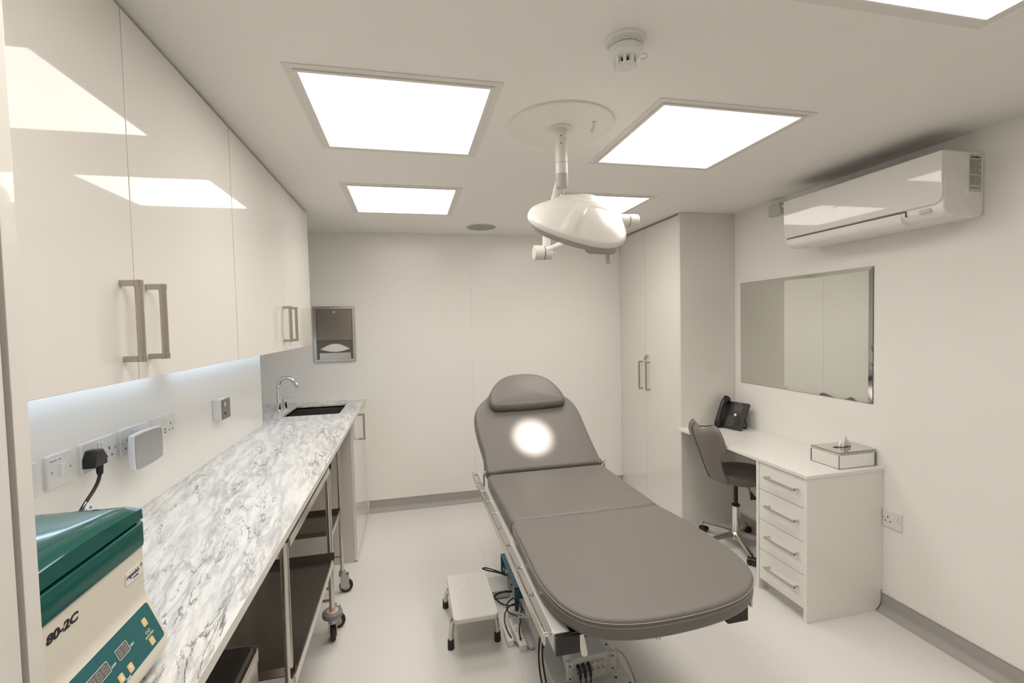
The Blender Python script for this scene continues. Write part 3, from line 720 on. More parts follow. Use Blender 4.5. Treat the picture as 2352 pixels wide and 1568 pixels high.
v0, v1 = .040, .062
pane(.113, .169, .0345, .0515, 4); pane(.188, .2145, .0345, .0510, 2)
for u, v, s in ((.2635, .0470, 'ON'), (.2590, .0150, 'OFF'), (.1765, .0145, 'tri'), (.1990, .0140, 'trid')):
    if s is None: continue
    bm = new(); prism(bm, rrect(u - .0055, u + .0055, v - .0063, v + .0063, .0018), .0008, .0018, r=.0004, M=Mp); b = obj('button', bm, M_yel, cpn)
    if s in ('tri', 'trid'):
        bm = new(); q = 1 if s == 'tri' else -1; pts = [(u - .0032, v - .003 * q), (u + .0032, v - .003 * q), (u, v + .004 * q)]
        if q < 0: pts = pts[::-1]
        prism(bm, pts, .0018, .0021, M=Mp); obj('arrow', bm, M_inkw, b)
    else: text('button_text', s, M_inkw, b, .005, Mp @ Matrix.Translation((u, v - .0018, .0019)), align='CENTER')
for u, s in ((.2574, 'RUN'), (.2645, 'STOP')):
    bm = new(); cyl(bm, (u, .031, .0008), (u, .031, .0018), .0020, seg=16, M=Mp); b = obj('indicator', bm, M_red, cpn)
    bm = new(); tube(bm, [(u + .0026 * math.cos(a * PI / 8), .031 + .0026 * math.sin(a * PI / 8), .001) for a in range(16)], .0004, 6, True, 0, M=Mp); obj('indicator_ring', bm, M_inkw, b)
text('panel_text', 'RUN STOP', M_inkw, cpn, .0046, Mp @ Matrix.Translation((.2490, .0235, .001)), shear=.3)
text('panel_text', 'MIN', M_inkw, cpn, .0052, Mp @ Matrix.Translation((.2165, .0360, .001)), shear=.3)
text('panel_text', 'RPM', M_inkw, cpn, .0052, Mp @ Matrix.Translation((.1710, .0355, .001)), shear=.3)
text('panel_text', 'TIME', M_inkw, cpn, .0052, Mp @ Matrix.Translation((.1810, .0035, .001)), shear=.3)
# model number and maker's sticker on the upright front
Mf = basis((-.4503, 0, 0), (0, 1, 0), (0, 0, 1))
text('model_number', '80-2C', M_ink, body, .0160, basis((-.4503, .670, 1.0765), (0, 1, 0), (0, 0, 1)), bold=.0007, shear=.12, sx=1.38)
bm = new(); M = basis((-.4503, .833, 1.0595), (0, 1, 0), (0, 0, 1)); prism(bm, rrect(0, .048, 0, .0215, .002), 0, .0007, M=M); stk = obj('sticker', bm, mat('sticker_cream', (.80, .76, .68), .35), body)
text('sticker_text', 'regenlab', M_inkb, stk, .0100, M @ Matrix.Translation((.002, .0095, .0009)), bold=.00005)
text('sticker_text', 'centrifuge', M_inkb, stk, .0040, M @ Matrix.Translation((.018, .0040, .0009)))
bm = new()
for k in range(9): a = 2 * PI * k / 9; cyl(bm, (.0425 + .003 * math.cos(a), .0155 + .003 * math.sin(a), .0006), (.0425 + .003 * math.cos(a), .0155 + .003 * math.sin(a), .0010), .0006, seg=8, M=M)
cyl(bm, (.0425, .0155, .0006), (.0425, .0155, .001), .0014, seg=10, M=M); obj('sticker_emblem', bm, M_inkb, stk)

# black plug and power cord
yc, zc, xp = 1.440, 1.125, xs
bm = new(); tube(bm, [(xp + .022, yc + .003, zc - .040), (xp + .022, yc - .006, zc - .058), (xp + .022, yc - .026, zc - .076), (xp + .022, yc - .056, zc - .095), (xp + .024, yc - .100, zc - .125), (xp + .03, yc - .16, zc - .175), (xp + .05, yc - .22, HC + .010), (-.80, 1.15, HC + .006), (-.80, 1.0, HC + .006), (-.79, .93, HC + .02), (-.78, .88, HC + .04)], .0045, 10)
pcord = obj('power_cord', bm, M_black, t)
bm = new(); prism(bm, [(yc - .026, zc - .018), (yc + .026, zc - .018), (yc + .026, zc + .006), (yc + .012, zc + .026), (yc - .012, zc + .026), (yc - .026, zc + .006)], xp, xp + .030, 'x', r=.005, n=3); obj('plug', bm, M_black, pcord)
bm = new()
for k in range(5): cyl(bm, (xp + .022, yc + .003, zc - .018 - k * .0045), (xp + .022, yc + .003, zc - .0215 - k * .0045), .0085 - k * .0003, seg=14)
cyl(bm, (xp + .022, yc + .003, zc - .016), (xp + .022, yc + .003, zc - .042), .006, seg=14)
obj('strain_relief', bm, M_rubber, pcord)
bm = new(); M = basis((xp + .026, yc - .058, zc - .097), (.03, -.78, -.62), (.3, .60, -.74))
box(bm, 0, .075, -.006, .020, -.0006, .0006, M=M); tg = obj('cable_tag', bm, mat('paper_white', (.85, .85, .84), .5), pcord, label='white printed cable tag')
bm = new(); cyl(bm, M @ Vector((.007, .013, .0006)), M @ Vector((.007, .013, .0012)), .0042); obj('tag_dot', bm, M_bluetag, pcord)
bm = new()
for k in range(3): box(bm, .016, .07, .0 + k * .005, .002 + k * .005, .0006, .001, M=M)
obj('tag_print', bm, M_inkg, pcord)


# ================================================================== TROLLEYS UNDER THE WORKTOP
def caster(bmf, bmw, bmh, x, y, r=.034, ang=0.0, z0=.125):
    M = Matrix.Translation((x, y, 0)) @ Matrix.Rotation(ang, 4, 'Z')
    cyl(bmf, (0, 0, z0 - .03), (0, 0, z0 - .005), .019, .017, M=M)
    for s in (-1, 1): box(bmf, -.012, .034, s * .016 - .002, s * .016 + .002, r - .006, z0 - .025, bev=.001, M=M)
    cyl(bmw, (.018, -.011, r), (.018, .011, r), r, bev=.005, seg=32, M=M)
    cyl(bmh, (.018, -.0135, r), (.018, .0135, r), r * .55, seg=24, M=M)
def trolley(x0, x1, y0, y1, ztop, shelves, label, bump, r=.0125):
    t = thing('instrument_trolley', label, 'trolley', ((x0 + x1) / 2, (y0 + y1) / 2, 0), 'steel trolleys under the worktop')
    for (x, y, bp) in ((x1, y0, bump), (x1, y1, bump), (x0, y0, False), (x0, y1, False)):
        bm = new(); cyl(bm, (x, y, .12), (x, y, ztop), r, seg=20, bev=.002); obj('post', bm, M_steel, t)
        if bp:
            bm = new(); lathe(bm, [(.150, .020), (.151, .038), (.147, .0435), (.137, .0455), (.127, .0435), (.123, .038), (.125, .020)], (x, y, 0)); bu = obj('bumper', bm, M_bumper, t)
            bm = new(); lathe(bm, [(.149, .028), (.152, .027), (.152, .012)], (x, y, 0)); obj('bumper_hub', bm, M_peach, bu)
        f, w_, h = new(), new(), new(); caster(f, w_, h, x, y, ang=1.78 if bump else (.15 if x == x1 else 2.0), r=.036)
        c = obj('caster', w_, M_rubber, t); obj('caster_fork', f, mat('zinc', (.45, .44, .42), .4, .8), c); obj('wheel_hub', h, M_amber, c)
    for (z, lip, ov) in shelves:
        bm = new(); box(bm, x0 - ov, x1 + ov, y0 + .012, y1 - .012, z, z + .002)
        for b in ((x1 + ov - .0015, x1 + ov, y0 - .028, y1 - .10 if ov > .015 else y1), (x0 - ov, x0 - ov + .0015, y0, y1)): box(bm, *b, z - .004, z + lip)
        for b in ((x0 - ov, x1 + ov, y0 + .012, y0 + .0135), (x0 - ov, x1 + ov, y1 - .0135, y1 - .012)): box(bm, *b, z, z + lip)
        s_ = obj('shelf', bm, M_steel_d, t)
        bm = new(); box(bm, x1 + ov - .001, x1 + ov + .0045, y0 - .028, y1 - .085, z - .003, z + lip + .001, bev=.0008); obj('shelf_lip', bm, M_steel, s_)
    bm = new()
    for z in (ztop - .015, .20):
        cyl(bm, (x0, y0, z), (x0, y1, z), .007); cyl(bm, (x0, y0, z), (x1, y0, z), .007); cyl(bm, (x0, y1, z), (x1, y1, z), .007)
    obj('cross_bar', bm, M_steel, t)
    return t
trolley(-.790, -.386, 1.478, 2.226, .850, ((.822, .026, .021), (.400, .030, .021)), 'large stainless trolley with grey bumper wheels under the middle of the worktop', True)
trolley(-.730, -.399, 2.330, 2.642, .850, ((.455, .022, .004),), 'smaller stainless trolley parked between the large trolley and the sink cupboard', False, r=.0095)

# pedal bin
t = thing('pedal_bin', 'steel bin with dark glossy lid under the near end of the worktop', 'bin', (-.6, 1.2, 0))
o = rrect(-.740, -.428, 1.03, 1.372, .035, 8)
bm = new(); prism(bm, o, .0, .560, rb=.004); obj('body', bm, M_steel, t)
bm = new(); prism(bm, inset(o, -.003), .566, .592, r=.006); ld = obj('rim', bm, M_steel, t)
bm = new(); prism(bm, inset(o, .010), .590, .600, r=.008, crown=.003); obj('lid', bm, mat('bin_lid', (.10, .088, .078), .16, .6), t, label='dark glossy lid')
bm = new(); prism(bm, inset(o, .002), .558, .568); obj('shadow_gap', bm, M_dark, t)

# ================================================================== TALL CUPBOARDS (right, back)
t = thing('wardrobe', 'full height white two door cupboard in the back right corner', 'cupboard', ((XT + XR) / 2, (YT + YB) / 2, 0))
bm = new(); box(bm, XT, XR - .001, YT, YT + .018, 0, H - .001, bev=.001); ep = obj('end_panel', bm, mat('gloss_panel', (.78, .75, .705), .08), t)
bm = new(); box(bm, XT + .022, XR - .001, YT + .018, YB - .001, 0, H - .014); obj('carcass', bm, M_carc, t)
ymid = 3.318
for a, b, hy in ((YT + .020, ymid, 3.262), (ymid + .002, YB - .002, 3.372)):
    bm = new(); box(bm, XT + .001, XT + .020, a, b - .001, .02, H - .014, bev=.0012); d = obj('door', bm, mat('gloss_door_right', (.82, .79, .745), .07, coat=.2), t)
    bar_handle(d, (XT + .001, hy, 1.030), (-1, 0, 0), (0, 0, 1), .225, r=.006, leg=.010, reach=.032)
    if hy < 3.3:
        bm = new(); cyl(bm, (XT + .001, ymid - .030, 1.185), (XT - .022, ymid - .030, 1.185), .010, bev=.001); lk = obj('lock', bm, M_nickel, d)
        bm = new(); box(bm, XT - .034, XT - .014, ymid - .031, ymid - .029, 1.155, 1.178, bev=.0005); box(bm, XT - .026, XT - .023, ymid - .031, ymid - .029, 1.12, 1.156); obj('key', bm, M_nickel, lk)
bm = new(); box(bm, XT + .006, XT + .019, YT + .02, YB - .002, H - .0135, H - .001); obj('filler', bm, M_gap, t)

# ================================================================== MIRROR
t = thing('wall_mirror', 'large frameless mirror on the right wall above the desk', 'mirror', (XR, 2.306, 1.02))
y0, y1, z0, z1 = 1.839, 2.7735, 1.021, 1.707; bv = .020
bm = new(); tt4 = bmesh.new(); xo, xi = XR - .004, XR - .0062
oo = [tt4.verts.new((xo, y, z)) for y, z in ((y0, z0), (y1, z0), (y1, z1), (y0, z1))]
ii = [tt4.verts.new((xi, y, z)) for y, z in ((y0 + bv, z0 + bv), (y1 - bv, z0 + bv), (y1 - bv, z1 - bv), (y0 + bv, z1 - bv))]
bk = [tt4.verts.new((XR - .002, y, z)) for y, z in ((y0, z0), (y1, z0), (y1, z1), (y0, z1))]
tt4.faces.new(ii)
for k in range(4): j = (k + 1) % 4; tt4.faces.new((oo[k], oo[j], ii[j], ii[k])); tt4.faces.new((bk[k], bk[j], oo[j], oo[k]))
tt4.faces.new(bk); merge(bm, tt4); obj('glass', bm, M_mirror, t, sm=False)
bm = new(); box(bm, XR - .0035, XR - .0005, y0 - .0022, y1 + .001, z0 - .001, z1 + .001); obj('backing', bm, M_edge, t)

# ================================================================== AIR CONDITIONER
ay0, ay1 = 1.393, 2.170; ax0 = 2.043; az0, az1 = 1.846, 2.104
t = thing('air_conditioner', 'white wall mounted air conditioner under the ceiling on the right wall', 'air conditioner', (XR, 1.78, 1.95))
prof = [(XR - .0005, az1 - .012), (XR - .0005, az0 + .01), (XR - .03, az0), (2.10, az0 - .002), (2.066, az0 + .012), (2.052, az0 + .035), (2.050, az1 - .012), (2.054, az1 - .003), (2.064, az1), (XR - .02, az1)]
bm = new(); prism(bm, [(x, z) for x, z in prof][::-1] if False else [(x, z) for x, z in prof][::-1], -ay1, -ay0, 'y', r=.010, rb=.010); cs = obj('casing', bm, mat('unit_casing', (.86, .845, .81), .28), t, angle=50)
bm = new(); prism(bm, rrect(-ay1 + .001, -ay0 - .001, az0 + .052, az1 - .003, [.030, .004, .004, .030], 8), -2.052, -2.043, '-x', r=.004); fp = obj('front_panel', bm, mat('gloss_white', (.80, .785, .755), .04, coat=.3), t)
# flap on the lower front edge
Mfl = Matrix.Identity(4)
bm = new(); prism(bm, [(2.052, az0 + .046), (2.049, az0 + .044), (2.052, az0 + .02), (2.064, az0 + .002), (2.094, az0 - .008), (2.10, az0 - .004), (2.070, az0 + .012), (2.058, az0 + .032)], -ay1 + .03, -ay0 - .16, 'y'); obj('flap', bm, MATS['unit_casing'], t)
bm = new(); box(bm, 2.0475, 2.056, ay0 + .152, ay1 - .018, az0 + .0475, az0 + .0505) if False else box(bm, 2.0475, 2.056, ay0 + .140, ay1 - .018, az0 + .0455, az0 + .0490); box(bm, 2.0475, 2.060, ay0 + .137, ay0 + .140, az0 + .026, az0 + .0490); obj('flap_gap', bm, mat('gap_dark', (.09, .08, .075), .6), t)
bm = new(); box(bm, 2.046, 2.051, ay0 + .045, ay0 + .085, az0 + .024, az0 + .040, bev=.001); obj('receiver', bm, M_lgrey, t)
# maker's mark (three diamonds and lettering) on the front panel
Mm = basis((2.0428, 1.853, 1.995), (0, -1, 0), (0, 0, 1))
bm = new()
for a in (90, 210, 330):
    d = Vector((math.cos(math.radians(a)), math.sin(math.radians(a)))); n = Vector((-d.y, d.x)); q = .012
    prism(bm, [tuple(v) for v in (Vector((0, 0)), d * q * .87 * 0 + d * q / 2 * 1 - n * q * .29, d * q, d * q / 2 + n * q * .29)], -.0001, .0005, M=Mm)
obj('maker_emblem', bm, mat('ink_faint', (.97, .96, .94), .6), fp)
text('maker_text', 'MITSUBISHI', mat('ink_faint', (.97, .96, .94), .6), fp, .012, Mm @ Matrix.Translation((.012, -.004, 0)))
# rating label on the near end
bm = new(); box(bm, 2.180, 2.247, ay0 - .0006, ay0 + .001, 1.945, 2.092); lb = obj('rating_label', bm, mat('label_silver', (.60, .58, .55), .4), t, label='pale rating label with small print')
Ml = basis((2.180, ay0 - .0008, 1.945), (1, 0, 0), (0, 0, 1))
text('label_text', 'MITSUBISHI', M_ink, lb, .0095, Ml @ Matrix.Translation((.008, .132, 0)), bold=.0002)
bm = new()
for k in range(19):
    z = .122 - k * .0052
    if 10 < k < 12: continue
    ln = (.058, .05, .054, .045, .056)[k % 5]
    box(bm, .003, .003 + ln * .55, z, z + .0028, -.0002, .0004, M=Ml); box(bm, .003 + ln * .62, .003 + ln, z, z + .0026, -.0002, .0004, M=Ml)
box(bm, .004, .056, .012, .016, -.0002, .0004, M=Ml); obj('label_print', bm, M_inkg, lb)
bm = new(); box(bm, 2.075, XR - .03, ay0 + .03, ay1 - .03, az1 - .001, az1 + .0015); obj('intake_grille', bm, mat('grille_dark', (.05, .048, .045), .7), t, label='dark air intake on top, added to deepen the ceiling shade')  # unseen dark top, added to cut bounce and deepen shade on the ceiling
# pipe cover and isolator beyond the unit
t = thing('cable_junction_box', 'small grey white junction box on the wall beyond the air conditioner', 'junction box', (XR, 2.45, 2.12))
bm = new(); box(bm, XR - .035, XR - .0005, 2.395, 2.485, 2.095, 2.165, bev=.003); obj('body', bm, M_lgrey, t)
bm = new(); box(bm, XR - .022, XR - .0005, 2.172, 2.395, 2.13, 2.15, bev=.002); obj('trunking', bm, M_white, t)
bm = new(); cyl(bm, (XR - .0355, 2.44, 2.11), (XR - .0345, 2.44, 2.11), .003); obj('screw', bm, M_grey, t)

# ================================================================== DESK
t = thing('desk', 'white fitted desk top running along the right wall under the mirror', 'desk', (2.04, 2.31, HD))
bm = new(); box(bm, XD - .004, XR - .001, 1.780, YT - .001, HD - .018, HD, bev=.0012); obj('desktop', bm, M_desk, t)
t = thing('drawer_pedestal', 'white pedestal of four drawers under the near end of the desk', 'drawers', (2.03, 1.94, 0))
zt = HD - .0185
bm = new(); pr = [(XD, 0), (XR - .062, 0)] + [(XR - .062 + .05 * math.sin(PI / 2 * k / 6), .05 - .05 * math.cos(PI / 2 * k / 6)) for k in range(1, 7)] + [(XR - .0105, .10), (XR - .001, .102), (XR - .001, zt), (XD, zt)]; prism(bm, pr, -1.802, -1.784, 'y'); obj('side_panel', bm, mat('pedestal_side_lit', (.86, .835, .79), .12), t)  # near side paler, standing in for light from behind the camera
bm = new(); box(bm, XD, XR - .05, 2.090, 2.108, 0, zt, bev=.001); obj('side_panel', bm, M_desk, t)
bm = new(); box(bm, XD + .05, XR - .05, 1.803, 2.089, 0, .055); obj('plinth', bm, M_desk, t)
bm = new(); box(bm, XD + .024, XR - .05, 1.803, 2.089, .060, zt - .004); obj('carcass', bm, M_gap, t)
zz = [.060, .224, .386, .550, zt - .002]
for k in range(4):
    bm = new(); box(bm, XD + .003, XD + .021, 1.804, 2.088, zz[k] + .0015, zz[k + 1] - .0015, bev=.001); d = obj('drawer', bm, M_desk, t)
    bar_handle(d, (XD + .003, 1.925, (zz[k] + zz[k + 1]) / 2 + .012), (-1, 0, 0), (0, 1, 0), .190, r=.0055, leg=.010, reach=.030, m=M_steel)
bm = new(); box(bm, XD - .002, XR - .045, 1.781, 1.7835, 0, .005); struct(obj('trim_8', bm, M_trimw))

# ---- desk phone
t = thing('desk_phone', 'black desk phone with corded handset standing on the white desk', 'phone', (2.13, 2.70, HD))
fx = Vector((.28, -.96, 0)).normalized()      # to the right along the keypad face
fb = Vector((.96, .28, 0)).normalized()        # away from the viewer
Pq = Vector((2.075, 2.790, HD + .006)); up = (fb * .50 + Vector((0, 0, .866))).normalized()
Mph = basis(Pq, fx, up)                       # x right, y up the sloping face, z out towards the viewer
bm = new(); prism(bm, rrect(0, .180, 0, .195, .006), -.020, 0, r=.003, rb=.003, M=Mph); bd = obj('body', bm, mat('phone_black', (.022, .020, .018), .4), t)
bm = new(); box(bm, .085, .145, .128, .178, 0, .001, M=Mph); obj('screen', bm, M_screen, bd)
bm = new(); box(bm, .106, .126, .184, .188, 0, .0008, M=Mph); obj('logo_plate', bm, M_inkg, bd)
bm = new()
for i in range(3):
    for k in range(5): box(bm, .062 + i * .019, .076 + i * .019, .022 + k * .015, .031 + k * .015, 0, .002, bev=.0008, M=Mph)
for k in range(4): box(bm, .086 + k * .015, .096 + k * .015, .116, .123, 0, .002, bev=.0008, M=Mph)
obj('key', bm, M_key, bd)
bm = new(); prism(bm, rrect(.130, .160, .030, .085, .004), 0, .002, M=Mph); obj('navigation_pad', bm, M_black, bd)
bm = new(); box(bm, .100, .118, .094, .110, 0, .0022, bev=.0006, M=Mph); obj('lit_key', bm, mat('key_white', (.85, .85, .85), .4), bd, label='white square key')
bm = new(); tube(bm, [(.024, .000, .018), (.024, .03, .034), (.024, .10, .046), (.024, .165, .040), (.024, .205, .020)], lambda s: .020 + .005 * math.cos(2 * PI * s), 14, M=Mph)
obj('handset', bm, M_black, t)
bm = new()
for x in (.03, .155): tube(bm, [Mph @ Vector((x, .13, -.018)), Mph @ Vector((x, .095, -.05)), Vector((Mph @ Vector((x, .055, -.085))).xy.to_tuple() + (HD + .004,))], .004, 8, sm=4)
foot_a = Mph @ Vector((.03, .055, -.085)); foot_b = Mph @ Vector((.155, .055, -.085)); cyl(bm, (foot_a.x, foot_a.y, HD + .004), (foot_b.x, foot_b.y, HD + .004), .004)
obj('stand', bm, M_black, t)
bm = new(); q = Mph @ Vector((.01, .0, -.01)); tube(bm, [q, (q.x - .03, q.y + .02, HD + .006), (q.x - .09, q.y + .025, HD + .004), (q.x - .16, q.y + .06, HD + .004)], .0035, 8); obj('cord', bm, M_black, t)

# ---- mirrored tissue box
t = thing('tissue_box', 'mirrored tissue box with glittering band on the near corner of the desk', 'tissue box', (2.13, 1.9, HD))
tx0, tx1, ty0, ty1, tz = 2.030, 2.252, 1.815, 1.975, HD
bm = new(); box(bm, tx0 + .001, tx1 - .001, ty0 + .001, ty1 - .001, tz, tz + .066); obj('mirror_panel', bm, mat('mirror_bright', (.86, .86, .84), .03, 1), t)
bm = new(); box(bm, tx0, tx1, ty0, ty1, tz + .066, tz + .080); obj('glitter_band', bm, M_glit, t, label='band of crushed glass')
bm = new(); box(bm, tx0 - .0015, tx1 + .0015, ty0 - .0015, ty1 + .0015, tz + .080, tz + .083); lt = obj('top_panel', bm, mat('mirror_top', (.66, .68, .66), .04, 1), t)
bm = new()
for x in (tx0, tx1):
    for y in (ty0, ty1): box(bm, x - .0014, x + .0014, y - .0014, y + .0014, tz, tz + .066)
for y in (ty0, ty1): box(bm, tx0, tx1, y - .001, y + .001, tz, tz + .002)
for x in (tx0, tx1): box(bm, x - .001, x + .001, ty0, ty1, tz, tz + .002)
for y in (ty0 - .0017, ty1 + .0017): box(bm, tx0, tx1, y - .0008, y + .0008, tz + .0805, tz + .0825)
for x in (tx0 - .0017, tx1 + .0017): box(bm, x - .0008, x + .0008, ty0, ty1, tz + .0805, tz + .0825)
obj('dark_edging', bm, M_edge, t)
bm = new(); o = [(2.14 + .055 * math.cos(2 * PI * k / 28), 1.897 + .017 * math.sin(2 * PI * k / 28)) for k in range(28)]; prism(bm, o, tz + .0828, tz + .0836); obj('slot', bm, M_dark, lt)
bm = new(); tt5 = bmesh.new(); NN = 18; rows_ = []
for j in range(10):
    s = j / 9; row = []
    for i in range(NN + 1):
        u = i / NN - .5; wv = math.sin(i * 1.9 + j * .35) * .005 * (1 - .4 * s)
        pk = (1 - abs(u) * 1.5 * s); hgt = .062 * s * (1 - .8 * max(0, abs(u + .05) * 1.9 - .05) * s)
        row.append(tt5.verts.new((2.152 + u * .075 * (1 - .45 * s) + .012 * s, 1.897 + wv + .004 * math.sin(u * 9), tz + .0838 + hgt)))
    rows_.append(row)
for a, b in zip(rows_, rows_[1:]):
    for i in range(NN): tt5.faces.new((a[i], a[i + 1], b[i + 1], b[i]))
bmesh.ops.solidify(tt5, geom=tt5.faces[:], thickness=.0006); merge(bm, tt5); tag(obj('paper_tissue', bm, M_tissue), 'white paper tissue standing up out of the mirrored box', 'tissue')

# ---- right wall socket
t = thing('wall_socket', 'white single socket low on the right wall beside the drawer pedestal', 'socket', (XR, 1.757, .47))
bm = new(); prism(bm, rrect(-1.802 + .022, -1.712 + .022, .430, .515, .005), -XR, -XR + .009, '-x', r=.003); obj('faceplate', bm, M_white, t)
xw = XR - .009; bm = new()
for (dy, dz, a, b) in ((.018, .008, .0022, .0042), (.030, -.012, .004, .002), (.006, -.012, .004, .002)): box(bm, xw - .0008, xw + .0004, 1.735 + dy - a, 1.735 + dy + a, .472 + dz - b, .472 + dz + b)
obj('pin_hole', bm, M_ink, t)
bm = new(); box(bm, xw - .004, xw, 1.704, 1.714, .476, .498, bev=.001); obj('rocker_switch', bm, M_white, t)
bm = new()
for yy in (1.775, 1.697): cyl(bm, (xw - .0008, yy, .472), (xw, yy, .472), .0025, seg=10)
obj('screw', bm, M_grey, t)

# ================================================================== STOOL CHAIR
cx, cyy = 2.020, 2.530
t = thing('saddle_stool', 'taupe upholstered wheeled stool with winged back, pushed in at the desk', 'chair', (cx, cyy, 0))
M_seat = mat('stool_vinyl', (.205, .180, .158), .42, bump=.2, bscale=300)
bm = new(); tt6 = bmesh.new(); grid = []
SU, SV = 36, 16
def seat_pt(a, s, top):
    rx, ry = .200, .185; c, sn = math.cos(a), math.sin(a)
    x = cx + .025 + rx * s * c; y = cyy + ry * s * sn * (1 + .10 * c)
    if top: z = .512 - .030 * s ** 5 - .018 * (1 - s) * (1 if True else 0) + .030 * max(0, -c) * s ** 2 * .6
    else: z = .400 + .075 * s ** 3 + .012 * max(0, -c) * s
    return (x, y, z)
rings = []
seq = [(k / SV, False) for k in range(1, SV + 1)] + [(1.012, None)] + [(k / SV, True) for k in range(SV, 0, -1)]
for s, top in seq:
    if top is None: rings.append([tt6.verts.new(Vector(seat_pt(2 * PI * i / SU, 1.02, False)) * .5 + Vector(seat_pt(2 * PI * i / SU, 1.02, True)) * .5) for i in range(SU)])
    else: rings.append([tt6.verts.new(seat_pt(2 * PI * i / SU, s, top)) for i in range(SU)])
for a, b in zip(rings, rings[1:]):
    for i in range(SU): tt6.faces.new((a[i], a[(i + 1) % SU], b[(i + 1) % SU], b[i]))
tt6.faces.new(rings[0][::-1]); tt6.faces.new(rings[-1]); merge(bm, tt6); st = obj('seat', bm, M_seat, t, angle=70)
# winged backrest: two lobes, narrowing downwards, wrapped round the sitter
bm = new(); tt7 = bmesh.new(); NU, NV = 28, 22
def back_pt(u, v, off):       # u -1..1 across, v 0..1 up
    tb = ((0, .088), (.2, .086), (.4, .090), (.55, .103), (.7, .132), (.82, .166), (.92, .176), (1.001, .158)); half = .1
    for (a0, h0), (a1, h1) in zip(tb, tb[1:]):
        if a0 <= v <= a1: q = (v - a0) / (a1 - a0); q = q * q * (3 - 2 * q); half = h0 + (h1 - h0) * q
    topz = .790 + .055 * min(1, abs(u) / .8) ** 1.5 - .095 * max(0, (abs(u) - .55) / .45) ** 2.2; z = .445 + (topz - .445) * v
    edge = half
    y = cyy - .026 + u * edge
    x = cx - .205 - .065 * v ** 1.25 + .036 * (abs(u) ** 2.0) * (.6 + .4 * v) + .055 * (1 - v) ** 3
    n = Vector((1, -u * .75, .30)).normalized(); p = Vector((x, y, z))
    th = .020 * max(0, (1 - abs(u) ** 4)) ** .5 * max(0, 1 - (2 * v - 1) ** 8) ** .5
    return p + n * off * (th + .003)
sides = []
for off in (-1, 1): sides.append([[tt7.verts.new(back_pt(-1 + 2 * i / NU, j / NV, off)) for i in range(NU + 1)] for j in range(NV + 1)])
for g in sides:
    for j in range(NV):
        for i in range(NU): tt7.faces.new((g[j][i], g[j][i + 1], g[j + 1][i + 1], g[j + 1][i]))
def rim(g): return [g[0][i] for i in range(NU + 1)] + [g[j][NU] for j in range(1, NV + 1)] + [g[NV][i] for i in range(NU - 1, -1, -1)] + [g[j][0] for j in range(NV - 1, 0, -1)]
ra, rb = rim(sides[0]), rim(sides[1])
for i in range(len(ra)): j = (i + 1) % len(ra); tt7.faces.new((ra[i], ra[j], rb[j], rb[i]))
merge(bm, tt7); bk_ = obj('backrest', bm, M_seat, t, angle=80)
bm = new(); tube(bm, [back_pt(.42 + .0 * v, v, -1.03) for v in [k / 14 for k in range(0, 15)]], .0032, 8, sm=2); obj('piping', bm, M_rubber, bk_)
bm = new(); cyl(bm, (cx, cyy, .26), (cx, cyy, .425), .0125); obj('gas_lift', bm, M_black, t)
bm = new(); lathe(bm, [(.262, .024), (.272, .026), (.276, .014)], (cx, cyy, 0)); obj('lift_collar', bm, M_black, t)
bm = new(); cyl(bm, (cx, cyy, .075), (cx, cyy, .265), .0235); obj('column', bm, M_chrome, t)
bm = new(); lathe(bm, [(.050, .020), (.055, .036), (.085, .038), (.098, .026)], (cx, cyy, 0)); obj('hub', bm, M_steel, t)
for k, a in enumerate((-118, -46, 26, 98, 170)):
    a = math.radians(a + 10); d = Vector((math.cos(a), math.sin(a), 0)); Mg = basis((cx, cyy, 0), d, (-d.y, d.x, 0))
    bm = new(); tt8 = bmesh.new(); rg = []
    for s in [q / 8 for q in range(9)]:
        x = .02 + .225 * s; w_ = .021 - .009 * s; zt_ = .094 - .030 * s ** 1.4; h_ = .026 - .012 * s
        rg.append([tt8.verts.new(Mg @ Vector(p)) for p in ((x, -w_, zt_ - h_), (x, w_, zt_ - h_), (x, w_ * .8, zt_ - .003), (x, 0, zt_), (x, -w_ * .8, zt_ - .003))])
    for p, q in zip(rg, rg[1:]):
        for i in range(5): tt8.faces.new((p[i], p[(i + 1) % 5], q[(i + 1) % 5], q[i]))
    tt8.faces.new(rg[0][::-1]); tt8.faces.new(rg[-1]); merge(bm, tt8); lg = obj('base_arm', bm, M_steel, t, angle=50)
    bm = new(); e = Mg @ Vector((.240, 0, 0)); cyl(bm, (e.x, e.y, .045), (e.x, e.y, .066), .007)
    n = Vector((-d.y, d.x, 0)) if k % 2 else Vector((d.x * .5 - d.y * .8, d.y * .5 + d.x * .8, 0)).normalized()
    for s in (-1, 1): c0 = e + n * s * .004; c1 = e + n * s * .024; cyl(bm, (c0.x, c0.y, .025), (c1.x, c1.y, .025), .025, bev=.004)
    cyl(bm, (e.x - n.x * .02, e.y - n.y * .02, .028), (e.x + n.x * .02, e.y + n.y * .02, .028), .018); obj('caster', bm, M_black, lg)
bm = new(); tube(bm, [(cx + .045, cyy - .045, .415), (cx + .066, cyy - .055, .36)], .003, 8, sm=2)
prism(bm, [(-.006, 0), (.006, 0), (.020, .052), (.012, .060), (0, .055), (-.012, .060), (-.018, .052)], -.004, .004, M=basis((cx + .066, cyy - .055, .362), (.62, -.72, .3), (.42, .1, -.9)), r=.002)
obj('height_lever', bm, M_black, t)

# ================================================================== TREATMENT COUCH
CH = .660
t = thing('treatment_couch', 'taupe padded treatment couch with raised back in the centre of the room', 'treatment couch', (.72, 2.0, 0))
